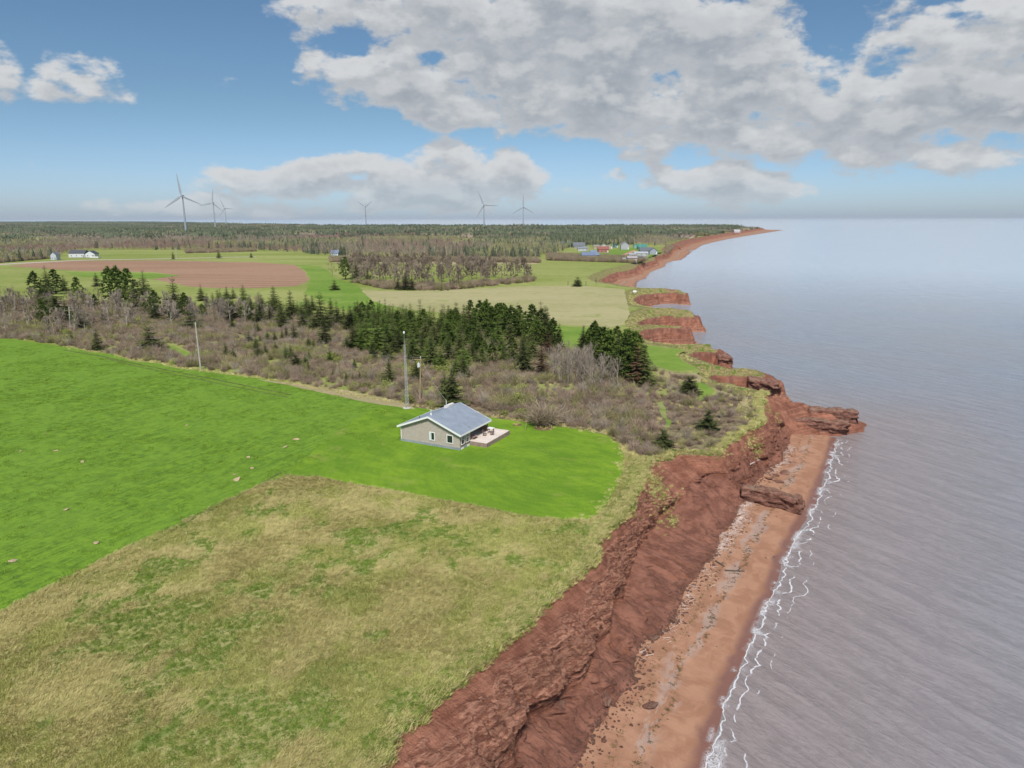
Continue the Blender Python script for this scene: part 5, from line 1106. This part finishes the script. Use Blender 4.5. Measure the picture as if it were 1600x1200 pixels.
def window(parent, face, u, z, w, h, fixed, sash=False, curtain=0):
    """face 'front' (gable, at y=0) or 'right' (at x=GW)"""
    def bx(m, u0, u1, d0, d1, z0, z1):
        return m.box(u0, u1, -d1, -d0, z0, z1) if face == 'front' else m.box(GW + d0, GW + d1, u0, u1, z0, z1)
    f = MB(); b_ = .10
    bx(f, u - b_, u, .0, .07, z - b_, z + h + b_); bx(f, u + w, u + w + b_, .0, .07, z - b_, z + h + b_); bx(f, u, u + w, .0, .065, z + h, z + h + b_); bx(f, u, u + w, .0, .075, z - b_, z)
    fo = f.build('window', M_white, parent)
    g = MB(); bx(g, u, u + w, .004, .02, z, z + h); g.build('pane', M_glass, fo)
    if curtain: g = MB(); bx(g, u + .01, u + w * curtain, .022, .035, z + .02, z + h - .02); g.build('curtain', M_curt, fo)
    if sash: g = MB(); bx(g, u, u + w, .022, .05, z + h * .45, z + h * .45 + .06); g.build('sash', M_white, fo)
window(house, 'front', 5.05 / 10 * GW - .35 + .35, 1.05, .82, 1.15, True, curtain=.35); window(house, 'front', GW - 2.25, 1.02, .95, 1.15, True)
window(house, 'right', .45, .85, .8, 1.5, True, sash=True); window(house, 'right', 1.85, .85, .85, 1.5, True, sash=True)
for u in (.25, 2.1): MB().box(GW + .045, GW + .09, u, u + .75, .05, .33).build('basement_window', M_white, house)
MB().box(-.01, .10, -.03, -.002, FH, EH - .1).build('corner_board', M_white, house)
dr = MB().box(GW - PDX + .004, GW - PDX + .06, 5.0, 5.95, .82, 2.85).build('door', M_white, house); MB().box(GW - PDX + .065, GW - PDX + .075, 5.15, 5.8, 1.5, 2.7).build('pane', M_glass, dr); MB().box(GW - PDX + .062, GW - PDX + .11, 5.78, 5.86, 1.75, 1.85).build('handle', M_metal, dr)
pw = MB().box(GW - PDX + .004, GW - PDX + .06, 6.5, 8.1, 1.4, 2.7).build('window', M_white, house); MB().box(GW - PDX + .065, GW - PDX + .075, 6.6, 8.0, 1.5, 2.6).build('pane', M_glass, pw)
MB().box(GW - .12, GW, PX0 + .01, PX0 + .13, .75, EH - .05).build('porch_post', M_shred, house)
MB().box(GW - .14, GW, GL - .14, GL, .75, EH - .05).build('porch_post', M_shred, house)
MB().box(GW - .14, GW - .01, PX0 + .14, GL - .15, EH - .22, EH - .04).build('porch_beam', M_shred, house)
MB().box(GW - PDX, GW - .15, GL - .12, GL - .02, .76, 1.75).build('porch_screen', M_shred, house)
# roof fittings
MB().tube((GW / 2, .55, RH + .1), (GW / 2, .55, RH + .42), .14).tube((GW / 2, .55, RH + .42), (GW / 2, .55, RH + .95), .03).box(GW / 2 - .22, GW / 2 + .22, .52, .58, RH + .95, RH + 1.0).build('roof_vent', M_white, house)
MB().tube((GW / 2 - 2.6, 1.1, rz(GW / 2 - 2.6) + .1), (GW / 2 - 2.6, 1.1, rz(GW / 2 - 2.6) + .5), .05).build('vent_pipe', M_black, house)
MB().tube((GW / 2 - .6, 6.0, RH - .2), (GW / 2 - .6, 6.0, RH + 1.25), .045).build('service_mast', M_white, house)
MB().prism([(GW / 2 - 1.25, RH - .5), (GW / 2 - .35, RH - .15), (GW / 2 - .35, RH + .28), (GW / 2 - .8, RH + .33), (GW / 2 - 1.25, RH + .15)], 1, 6.3, 8.1).build('chimney_box', mat('pale_flashing', (.62, .60, .56), .6), house)
# deck: boards one by one
DH = .76; deck = empty('deck', tuple(house.matrix_basis @ Vector((0, 0, 0))) , HR); tag(deck, 'low wooden deck with pale boards wrapping the porch side of the cottage', 'deck'); deck.location = house.location
bx0, bx1, by0, by1 = GW - PDX + .01, GW + 3.1, 2.95, 10.9
nb_ = int((by1 - by0) / .19)
for i in range(nb_):
    y0 = by0 + i * .19; xs = GW + .012 if y0 < PX0 + .15 else (bx0 if y0 < GL else bx0 - .3)
    cuts = [xs, bx1] if i % 2 else [xs, xs + (bx1 - xs) * .55, bx1]
    for a, b in zip(cuts[:-1], cuts[1:]): MB().box(a, b - .01, y0, y0 + .178, DH - .04, DH + trg.uniform(0, .008)).build('deck_board', M_deck, deck)
MB().box(bx1 - .05, bx1, by0, by1, .0, DH - .045).build('skirt', M_deckd, deck); MB().box(GW + .1, bx1 - .053, by0, by0 + .05, .0, DH - .045).build('skirt', M_deckd, deck); MB().box(bx0 - .3, bx1 - .053, by1 - .06, by1 - .01, .0, DH - .045).build('skirt', M_deckd, deck)
MB().box(GW + .10, GW + .16, PX0 + .3, PX0 + 1.6, DH + .01, DH + .45).box(GW + .10, GW + .5, PX0 + .3, PX0 + 1.6, DH + .38, DH + .447).build('bench', M_deckd, deck)
def on_house(x, y, z): v = Matrix.Rotation(HR, 3, 'Z') @ Vector((x, y, z)); return (Aa[0] + v.x, Aa[1] + v.y, LAND + v.z)
def chair(x, y, rot, label):
    e = empty('patio_chair', on_house(x, y, DH + .01), HR + rot); tag(e, label, 'chair', 'chairs on the deck'); m = mat('chair_wood', (.22, .15, .12), .8)
    MB().box(-.27, .27, -.25, .27, .36, .41).build('seat', m, e); MB().box(-.27, .27, .27, .32, .41, 1.0).build('backrest', m, e)
    for a in (-.27, .22):
        for b in (-.25, .22): MB().box(a, a + .05, b, b + .05, 0, .355).build('leg', m, e)
    for a in (-.32, .273): MB().box(a, a + .045, -.25, .26, .56, .60).build('armrest', m, e)
chair(GW + .9, 6.3, 1.9, 'dark wooden patio chair nearest the porch on the deck'); chair(GW + 1.7, 7.2, -.8, 'dark wooden patio chair farther out on the deck, beside the table')
tb = empty('patio_table', on_house(GW + 1.1, 8.0, DH + .01), HR); tag(tb, 'small pale topped table standing on the deck behind the chairs', 'table')
MB().box(-.5, .5, -.4, .4, .86, .92).build('tabletop', M_white, tb)
for a in (-.42, .36):
    for b in (-.34, .28): MB().box(a, a + .06, b, b + .06, 0, .857).build('leg', mat('chair_wood', (.22, .15, .12), .8), tb)
for (px, py, r0, l) in ((808, 664, .9, 'small round garden bed of dry perennials on the lawn, nearer the deck'), (850, 668.5, 1.9, 'larger patchy garden bed of dry perennials on the lawn beyond the deck')):
    x, y, _ = P(px, py); e = empty('garden_bed', (x, y, LAND + .04)); tag(e, l, 'garden bed'); rg = np.random.default_rng(int(px)); a_ = Acc()
    for i in range(int(9 * r0)):
        tq = tuft(700 + i, .42, .3, 20, .035, .1); th = rg.random() * 6.28; q_ = r0 * math.sqrt(rg.random()); off = np.array([q_ * math.cos(th), q_ * .8 * math.sin(th), 0]); a_.add(tq.V[0] + off, tq.F[0], tq.v[0])
    a_.mesh('plants', M_tufto, parent=e); MB().tube((0, 0, -.05), (0, 0, .03), r0, r0 * .9, 14).build('soil', mat('bed_soil', (.14, .09, .05), .95, var=.3), e)

# ------------------------------------------------------------------ poles, mast, wires
def upole(px0, pb, px1, pt_, m, label, r=.14, xf=False, arm=False):
    x, y, _ = P(px0, pb); w = proj(x, y)[2]; h = (pb - pt_) * w / FPX / math.cos(PITCH) + .2; x2 = PY(px1, pt_, y)[0]
    lean = max(-.6, min(.6, (x2 - x))); e = empty('utility_pole', (x, y, LAND)); tag(e, label, 'utility pole')
    MB().tube((0, 0, -.3), (lean, 0, h), r, r * .75, 10).build('pole', m, e)
    MB().tube((lean, 0, h), (lean, 0, h + .25), .06, .05, 8).build('insulator', M_white, e)
    if xf:
        MB().tube((lean - .42, -.1, h * .80), (lean - .42, -.1, h * .80 + .75), .26, n=12).tube((lean - .42, -.1, h * .80 + .75), (lean - .42, -.1, h * .8 + .95), .07).box(lean - .3, lean - .05, -.14, -.06, h * .80 + .3, h * .80 + .4).build('transformer', mat('transformer_grey', (.62, .64, .66), .4), e)
    if arm: MB().box(lean - 1.3, lean + .1, -.18, -.08, h * .955, h * .97).build('crossarm', m, e)
    return (x + lean, y, LAND + h)
p3 = upole(656, 630.5, 657.3, 561, M_poleb, 'brown utility pole with a grey transformer behind the cottage', xf=True, arm=True)
p1 = upole(313.8, 578, 305.5, 507.5, M_pole, 'pale leaning utility pole at the edge of the grain field, nearer one', r=.2)
p2 = upole(110.3, 517, 108, 482, M_pole, 'pale utility pole in the brush at the far left', r=.22)
def wire(a, b, sag, r=.018, label=None, grp=None):
    pts = [Vector(a) * (1 - t) + Vector(b) * t - Vector((0, 0, sag * 4 * t * (1 - t))) for t in np.linspace(0, 1, 15)]; m = MB()
    for u_, v_ in zip(pts[:-1], pts[1:]): m.tube(u_, v_, r, n=4)
    tag(m.build('power_line', M_wire), label, 'power line')
mast = on_house(GW / 2 - .6, 6.0, RH + 1.2)
wire(p3, mast, .7, .025, 'thin service wire running from the transformer pole down to the cottage roof')
wire(p3, p1, 1.5, .02, 'long thin wire running left from the transformer pole to the next pole')
wire(p1, p2, 1.8, .02, 'thin wire between the two pale poles above the brush')
x, y, _ = P(635.6, 638); w = proj(x, y)[2]; hl = (638 - 542) * w / FPX / math.cos(PITCH) + .3; lx = PY(632, 542, y)[0] - x
mt = empty('lattice_mast', (x, y, LAND)); tag(mt, 'slender steel lattice antenna mast standing behind the cottage', 'antenna mast'); mt.rotation_euler = (0, math.atan2(lx, hl), 0)
ms = MB(); r0 = .42; leg = []
for i in range(3):
    a = 2.094 * i + .3; q_ = lambda z, a=a: (r0 * (1 - .62 * z / hl) * math.cos(a), r0 * (1 - .62 * z / hl) * math.sin(a), z); leg.append(q_); MB().tube(q_(0), q_(hl), .035, .03, 6).build('leg', M_metal, mt)
nz = 20
for k_ in range(nz):
    z0, z1 = hl * k_ / nz, hl * (k_ + 1) / nz
    for i in range(3): ms.tube(leg[i](z0), leg[(i + 1) % 3](z1), .018, n=4); ms.tube(leg[i](z1), leg[(i + 1) % 3](z1), .018, n=4)
ms.build('lattice', M_metal, mt); MB().tube((0, 0, hl), (0, 0, hl + 2.0), .03).build('antenna_rod', M_metal, mt)
MB().tube((0, 0, hl + 2.0), (0, 0, hl + 2.15), .08, .17, 10).tube((0, 0, hl + 2.15), (0, 0, hl + 2.38), .17, .15, 10).tube((0, 0, hl + 2.38), (0, 0, hl + 2.5), .15, .05, 10).build('beacon', M_white, mt)
MB().tube((0, 0, -.2), (0, 0, .12), .8, .75, 12).build('footing', mat('footing', (.5, .48, .42), .9), mt)

# ------------------------------------------------------------------ wind turbines
M_turb = mat('turbine_white', (.30, .34, .38), .45)
def turbine(px, hub_py, basex, Y, blade, ang, label):
    hb = PY(px, hub_py, Y); e = empty('wind_turbine', (hb[0], Y, LAND)); tag(e, label, 'wind turbine', 'wind turbines on the horizon'); H = hb[2] - LAND
    MB().tube((0, 3.2, -1), (0, 3.2, H - 1.6), 2.6, 1.35, 20).build('tower', M_turb, e, smooth=False)
    MB().box(-1.8, 1.8, -1.0, 8.5, H - 1.7, H + 1.9).build('nacelle', M_turb, e)
    MB().tube((0, -1.0, H), (0, -3.6, H), 1.7, .6, 14).build('hub', M_turb, e)
    for a in ang:
        a = R(a); d = Vector((math.cos(a), 0, math.sin(a))); n_ = Vector((-d.z, 0, d.x)); m = MB(); st = []
        for t, ch, th in ((.0, 2.0, 1.6), (.06, 2.6, 1.5), (.2, 5.6, 1.2), (.45, 4.4, .8), (.75, 3.0, .5), (1.0, .9, .2)):
            c = Vector((0, -2.4, H)) + d * (blade * t); st.append([c + n_ * ch * .3 + Vector((0, -th / 2, 0)), c + n_ * ch * .5, c + n_ * ch * .1 + Vector((0, th / 2, 0)), c - n_ * ch * .5])
        v = [p for q_ in st for p in q_]; f = [(4 * i + j, 4 * i + (j + 1) % 4, 4 * i + 4 + (j + 1) % 4, 4 * i + 4 + j) for i in range(5) for j in range(4)] + [(0, 1, 2, 3), (23, 22, 21, 20)]
        m.add(v, f).build('blade', M_turb, e)
turbine(284, 306, 290, 1700, 50, (97, 213, 336), 'nearest and largest wind turbine, far left, with one blade pointing up')
turbine(332.3, 317, 335, 2640, 50, (83, 192, 320), 'second wind turbine from the left, its blades nearly touching those of its neighbours')
turbine(350.8, 325.5, 353, 3650, 50, (111, 234, 356), 'small wind turbine, third from the left, close beside the second')
turbine(570.5, 323, 572, 3300, 42, (145, 35, 270), 'lone distant wind turbine left of centre with two blades raised in a V')
turbine(756, 320.2, 757, 2440, 50, (113, 239, 357), 'wind turbine just left of the rightmost, with one blade level to the right')
turbine(817.6, 323.5, 818, 2850, 50, (90, 210, 330), 'rightmost wind turbine, its blades evenly spread with one straight up')

# ------------------------------------------------------------------ far houses
def rgb(r, g, b): f = lambda c: ((c / 255 + .055) / 1.055) ** 2.4; return (f(r) * .75, f(g) * .75, f(b) * .75)
def bld(px, py, w, d, hw, hr, wall, roof, label, rot=0.0, wins=3, hip=False, door=True, cat='house', name='house', along='x'):
    x, y, _ = P(px, py); e = empty(name, (x, y, LAND), R(rot)); tag(e, label, cat)
    mw = mat('paint_%d_%d_%d' % wall, rgb(*wall), .7); mr = mat('roofing_%d_%d_%d' % roof, rgb(*roof), .6, var=.1, vscale=.3)
    MB().box(-w / 2 - .1, w / 2 + .1, -.1, d + .1, -.4, .3).build('foundation', M_found, e)
    wl = MB().box(-w / 2, w / 2, 0, d, .3, hw)
    if along == 'x':
        if not hip: wl.prism([(0.02, hw), (d - .02, hw), (d / 2, hw + hr - .05)], 0, -w / 2, w / 2)
        wl.build('wall', mw, e); ix = w * .28 if hip else -.35; ro = MB(); z = hw - .12
        ro.add([(-w / 2 - .4, -.4, z), (w / 2 + .4, -.4, z), (w / 2 - ix, d / 2, hw + hr), (-w / 2 + ix, d / 2, hw + hr), (-w / 2 - .4, d + .4, z), (w / 2 + .4, d + .4, z),
                (-w / 2 - .4, -.4, z - .15), (w / 2 + .4, -.4, z - .15), (w / 2 + .4, d + .4, z - .15), (-w / 2 - .4, d + .4, z - .15)],
               [(0, 1, 2, 3), (5, 4, 3, 2), (1, 5, 2), (4, 0, 3), (6, 7, 1, 0), (7, 8, 5, 1), (8, 9, 4, 5), (9, 6, 0, 4)])
        ro.build('roof', mr, e)
    else:
        wl.prism([(-w / 2 + .02, hw), (w / 2 - .02, hw), (0, hw + hr - .05)], 1, 0, d); wl.build('wall', mw, e)
        for s_ in (-1, 1): MB().prism([(0, hw + hr), (s_ * (w / 2 + .4), hw - .15), (s_ * (w / 2 + .4), hw + .05), (0, hw + hr + .2)], 1, -.4, d + .4).build('roof', mr, e)
    for i in range(wins):
        u = -w / 2 + w * (i + .5) / wins - .5; f = MB().box(u, u + 1.1, -.07, -.005, 1.1, min(hw - .3, 2.4)).build('window', M_white, e); MB().box(u + .14, u + .96, -.09, -.075, 1.24, min(hw - .44, 2.26)).build('pane', M_glass, f)
    if door: MB().box(w / 2 - 1.5, w / 2 - .6, -.06, -.004, .3, 2.3).build('door', M_white if sum(wall) < 600 else M_deckd, e)
    return e
h1 = bld(120, 402.5, 15, 9, 4.2, 2.8, (228,230,236), (90,92,100), 'long white house with low grey roof beyond the gravel road at far left', wins=3)
bld(141, 402.5, 9, 7, 3.6, 2.6, (230,234,240), (80,84,95), 'white wing with blue tinted windows joined to the long white house', wins=2, along='y')
dk_ = empty('deck', (*P(149, 403.3)[:2], LAND)); tag(dk_, 'low white deck at the right end of the white house on the road', 'deck'); MB().box(-4, 4, -2, 3, .5, .7).build('floor', M_white, dk_); MB().box(-4, 4, -2.06, -2, .7, 1.5).build('railing', M_white, dk_); MB().box(-3.9, 3.9, -1.9, 2.9, -.2, .497).build('base', M_found, dk_)
bld(84, 406.5, 5, 6, 4.6, 2.4, (205,212,220), (120,125,132), 'tall narrow pale house half hidden by trees at far left', wins=2, along='y')
bld(32, 400, 16, 8, 3.2, 2.8, (180,190,200), (120,130,142), 'grey blue house glimpsed behind the trees at the far left edge', wins=2)
bld(523, 399.6, 7, 6, 2.8, 2.6, (178,190,206), (128,142,168), 'pale blue grey house on the edge of the wood above the meadow', wins=2)
V_ = [(875,385.8,11,9,3,3,(176,172,166),(150,148,150),'grey low roofed house left of the bright blue roof',0,2,'x'),
 (885,386.5,15,10,3.2,4.6,(120,112,108),(52,120,175),'house with a bright blue roof at the left end of the village',0,2,'x'),
 (905,388,16,9,3.5,4.5,(150,148,150),(112,120,130),'grey house with dark grey gabled roof, upper of two behind the blue roofed cottage',0,2,'x'),
 (911,392.5,13,8,3.8,1.6,(212,216,224),(150,160,176),'low white building in front of the dark grey roof',0,3,'x'),
 (920,405.2,14,9,4,3.0,(205,180,140),(120,140,175),'tan cottage wing attached left of the blue hipped roof',0,3,'x'),
 (928,404.5,12,10,4.0,4.6,(120,136,160),(124,148,178),'blue cottage with a tall blue hipped roof at the near edge of the village',0,2,'h'),
 (943,394.8,13,9,4.0,3.4,(182,84,66),(172,92,80),'red house in the middle of the village green',0,3,'x'),
 (932,389,8,6,3.4,2,(206,188,140),(170,160,150),'small yellow tan shed above the red house',0,1,'x'),
 (944,387.5,9,6,3.2,2.4,(222,216,204),(190,186,180),'small cream house behind the red house',0,1,'y'),
 (953,388.8,7,6,3.4,2,(204,190,150),(200,196,190),'small beige cabin right of the cream house',0,1,'y'),
 (962,387,7,6,3.0,2.4,(60,116,118),(48,104,112),'small dark teal cabin left of the tall pale house',0,1,'y'),
 (976.5,390,11,9,6,4,(196,198,206),(168,170,182),'tall pale grey two storey house in the middle of the village',0,2,'y'),
 (993.5,387.5,6,6,3.4,1.8,(120,196,180),(96,170,156),'small mint green shed left of the teal roof',0,1,'y'),
 (1003.5,390,12,8,3.4,3.6,(70,130,116),(54,150,136),'house with a bright teal roof near the shore woods',0,2,'x'),
 (1010,396.5,15,9,3.4,3.8,(150,158,172),(104,110,122),'long blue grey house nearest the shore',0,3,'x'),
 (1021,397.5,9,8,3.8,3.2,(170,180,196),(118,124,136),'right hand wing of the long blue grey house by the shore',0,2,'y'),
 (1002,400.5,15,7,3.4,1.6,(226,228,236),(214,216,226),'white mobile home in front of the long blue grey house',0,3,'x'),
 (988,402,7,6,3,1.2,(225,225,230),(200,202,210),'small white roofed cabin behind the pinkish one',0,1,'x'),
 (988,410,9,6,4.2,1.6,(196,170,160),(200,190,190),'pinkish cabin at the near end of the lane',0,2,'x'),
 (996,407.8,10,6,3.6,1.4,(206,160,60),(110,112,120),'bright yellow cabin between the pinkish and tan ones',0,2,'x'),
 (1004,407.5,8,6,3.2,1.4,(196,166,120),(150,140,130),'tan cabin at the seaward end of the front row',0,2,'x'),
 (978,409.5,6,5,2.8,1.2,(214,216,222),(180,182,190),'small white trailer left of the pinkish cabin',0,1,'x')]
for (px, py, w, d, hw, hr, wc, rc, l, rot, wn_, kd) in V_: bld(px, py, w * .86, d * .86, hw * .88, hr * .88, tuple(int(c_ * .75 + 40) for c_ in wc), tuple(int(c_ * .72 + 36) for c_ in rc), l, rot, wn_, hip=kd == 'h', along='y' if kd == 'y' else 'x')
bld(830, 381.5, 46, 12, 4, 1.5, (220,222,222), (205,208,210), 'very long white farm building far off in the woods', wins=6, cat='farm building', name='barn')
bld(1152, 363.2, 15, 8, 4, 3, (222,224,226), (200,200,204), 'solitary white house by the far shore near the point', wins=3)
def car(px, py, col, label, rot=0):
    x, y, _ = P(px, py); e = empty('parked_car', (x, y, LAND), R(rot)); tag(e, label, 'car'); m = mat('car_paint_%d' % int(col[0] * 100), col, .3)
    MB().prism([(-2.2, .35), (2.2, .35), (2.2, .85), (1.3, .95), (.8, 1.5), (-1.4, 1.5), (-1.9, .95), (-2.2, .9)], 1, -.9, .9).build('body', m, e)
    MB().prism([(1.22, .98), (.78, 1.42), (-1.35, 1.42), (-1.75, .98)], 1, -.915, .915).build('window', M_glass, e)
    for a in (-1.35, 1.35):
        for b in (-.92, .72): MB().tube((a, b, .33), (a, b + .2, .33), .33, n=12).build('wheel', M_black, e)
car(941.5, 403.5, (.8, .8, .82), 'white car parked right of the blue roofed cottage'); car(965, 407.5, (.75, .76, .8), 'white car parked beside the start of the dirt lane')
for i, (px, l) in enumerate(((887.5, 'thin dark fence post standing alone in the coastal meadow, left one'), (915.5, 'thin dark fence post right of the lone spruce in the coastal meadow'))):
    x, y, _ = P(px, 446); MB_ = MB().box(-.12, .12, -.12, .12, -.2, 2.1).box(-.15, .15, -.15, .15, 2.1, 2.2); o = MB_.build('fence_post', M_bark); o.location = (x, y, LAND); tag(o, l, 'fence post')
x, y, _ = P(991.5, 456.5); o = MB().prism([(-.9, 0), (.9, 0), (.8, .8), (-.6, .9)], 1, -.5, .5).build('boulder', M_white); o.location = (x, y, LAND); tag(o, 'small white block lying on the green track by the first cove', 'block')
for i, (px, h_, l) in enumerate(((918, 9, 'left'), (957, 10, 'middle'), (1000, 9, 'right'))):
    x, y, _ = P(px, 391 if i else 396); e = empty('utility_pole', (x, y, LAND)); tag(e, 'thin pale utility pole in the village, %s one of three' % l, 'utility pole'); MB().tube((0, 0, -.3), (0, 0, h_), .2, .15).build('pole', M_pole, e); MB().box(-.9, .9, -.1, .1, h_ - .6, h_ - .45).build('crossarm', M_pole, e)
x, y, _ = P(276, 404); e = empty('utility_pole', (x, y, LAND)); tag(e, 'pale utility pole by the gravel road beside the first lone tree', 'utility pole'); MB().tube((0, 0, -.3), (0, 0, 9), .2, .15).build('pole', M_pole, e); MB().box(-.9, .9, -.1, .1, 8.3, 8.5).build('crossarm', M_pole, e)

# ------------------------------------------------------------------ stones
def rock_mesh(seed, flat=.6):
    import bmesh
    bm = bmesh.new(); bmesh.ops.create_icosphere(bm, subdivisions=2, radius=1.0); rg = np.random.default_rng(seed)
    pl = [(Vector(rg.normal(size=3)).normalized(), rg.uniform(.55, .9)) for _ in range(9)]
    for v in bm.verts:
        for n_, d_ in pl:
            t = v.co.dot(n_) - d_
            if t > 0: v.co -= n_ * t
        v.co.z *= flat
    me = bpy.data.meshes.new('rock'); bm.to_mesh(me); bm.free(); me.materials.append(M_slab); return me
RK_M = [rock_mesh(i, .45 + .1 * (i % 4)) for i in range(5)]
def stone(x, y, z, sx, sy, sz, label, rot=0, name='boulder', m=None, grp=None):
    me = RK_M[trg.integers(5)]
    if m: me = me.copy(); me.materials[0] = m
    o = bpy.data.objects.new(name, me); COL.objects.link(o); o.location = (x, y, z); o.scale = (sx, sy, sz); o.rotation_euler = (trg.normal() * .15, trg.normal() * .15, rot); return tag(o, label, 'rock', grp)
for (px, py, sx, sy, sz, l) in [(948,1096,.55,1.1,.6,'tall reddish boulder at the cliff foot near the bottom of the picture'),(877,1106,.5,.6,.5,'orange tinted boulder stuck on the lower cliff slope'),(1020,998,.8,.6,.4,'pinkish flat boulder at the foot of the cliff, middle of the beach'),(1053,972,.45,.5,.4,'small pale boulder at the inner edge of the beach'),
     (1225,740,1.3,.9,.35,'largest flat red rock behind the long broken ledge'),(1211,743,.9,.6,.3,'flat red rock just left of the largest one behind the ledge'),(1216,753,1.0,.6,.3,'dark red slab lying right behind the long ledge'),(1200,748,.8,.6,.3,'flat rock against the cliff foot behind the ledge'),(1205,735,.7,.5,.3,'small red rock farthest up the beach behind the ledge'),(1016,1101,.9,.7,.12,'low flat grey red rock half buried in the sand')]:
    q_ = shore_hit(px, py); x, y, zz = q_.x, q_.y, q_.z + sz * .3
    stone(x, y, zz, sx, sy, sz, l, trg.random() * 3)
st_px = [(370,750,.8),(445,699,.55),(463,687,.6),(394,732,.4),(366,742,.35),(129,722,.4),(88,705,.4),(72,679,.35),(150,849,.5),(21,877,.5),(388,715,.4),(103,797,.5),(292,665,.3),(32,706,.3)]
M_clod = mat('pale_clod', (.42, .32, .20), .95, var=.3)
STONE_L = ['large tan stone near the right end of the grain field','tan stone in the grain field, lower of a pair near the lawn','tan stone in the grain field, upper of a pair near the lawn','small tan stone above the largest one in the grain field','tiny stone just left of the largest one in the grain field','tan stone in the left part of the grain field, right of the others','tan stone in the grain field, middle left','small tan stone high in the left of the grain field','tan stone low in the grain field near the straw grass','tan stone near the bottom left of the grain field','small stone between the largest one and the lawn','brownish clod in the lower left of the grain field','tiny tan stone high in the middle of the grain field','tiny tan stone near the left edge of the grain field']
for (px, py, r0), l in zip(st_px, STONE_L): x, y, _ = P(px, py); stone(x, y, LAND + .08, r0, r0 * .7, .22, l, trg.random() * 3, 'field_stone', M_clod)
# rubble, driftwood, weed along the foot of the cliff
def drop(p): q_ = shore_down(p[0], p[1]); return np.array([p[0], p[1], q_.z + .01 if q_ is not None else p[2]])
def free_rocks(seed, n, smin, smax, srange, tfun, name, label, mats_):
    rg = np.random.default_rng(seed); P_ = []; sv = rg.uniform(*srange, n)
    for a in sv: P_.append(drop(beach_pt(a, 0) + (beach_pt(a, 1) - beach_pt(a, 0)) * np.clip(tfun(rg, a), -.3, 1)))
    pr = []
    for i in range(4): o = bpy.data.objects.new('abcd'[i] + '_rubble', RK_M[i].copy()); o.data.materials[0] = mats_[i % len(mats_)]; pr.append(o)
    sc = rg.uniform(smin, smax, (n, 3)) * (rg.random((n, 1)) ** 2 * 1.6 + .5); return scatter(name, np.array(P_), rg.integers(0, 4, n), rg.random(n) * 6.28, sc, pr, label)
def clump(a): return float(np.clip(fbm(np.array([a / 5]), np.array([0.]), seed=300)[0] * 1.5 + .6, 0, 1))
free_rocks(1, 2200, .05, .16, (36, 138), lambda r, a: r.normal() * .09 * (.3 + clump(a)) + .01, 'cliff_foot_rubble', 'broken red rubble lying along the foot of the cliff', [M_slab, M_slab])
free_rocks(2, 240, .04, .10, (36, 140), lambda r, a: .1 + abs(r.normal()) * .25, 'beach_pebbles', 'scattered red and dark stones on the sand', [M_slab, M_slab])
M_drift = mat('bleached_driftwood', (.60, .48, .42), .9, var=.25, vscale=4, objvar=.2)
dw = [MB().tube((-.5, 0, 0), (.5, .06 * (i - 1), .03), .05, .03, 5).build('abc'[i] + '_stick', M_drift, link=False) for i in range(3)]
rg = np.random.default_rng(5); n = 1500; sv = np.concatenate([rg.uniform(88, 112, 1000), rg.uniform(120, 138, 300), rg.uniform(60, 88, 200)]); tv = np.abs(rg.normal(size=n)) * .09 + .02
pp = np.array([beach_pt(a, t) for a, t in zip(sv, tv)]); pp = np.array([drop(p_) for p_ in pp]); pp[:, 2] += .05
scatter('driftwood', pp, rg.integers(0, 3, n), rg.random(n) * 6.28, rg.uniform(.25, .75, (n, 1)) * np.array([[1, .8, .8]]) * rg.uniform(.4, 1.3, (n, 1)), dw, 'bleached driftwood sticks piled along the foot of the cliff')
for (a, b, r0, l) in [((1118,877),(1132,886),.14,'dark driftwood log at the upper side of the beach'),((1133,892),(1163,893),.12,'thin dark branch lying across the beach'),((1172,726),(1186,719),.12,'pale driftwood log at the cliff foot beyond the long ledge')]:
    p_, q_ = (tuple(shore_hit(*c_) + Vector((0, 0, .06))) for c_ in (a, b)); MB_ = MB().tube(p_, q_, r0, r0 * .6, 7).tube(tuple((np.array(p_) * .4 + np.array(q_) * .6)), tuple(np.array(p_) * .2 + np.array(q_) * .8 + np.array([.3, .5, .25])), r0 * .5, r0 * .2, 5)
    o = MB_.build('driftwood_log', M_drift if 'pale' in l else M_bark); tag(o, l, 'log')
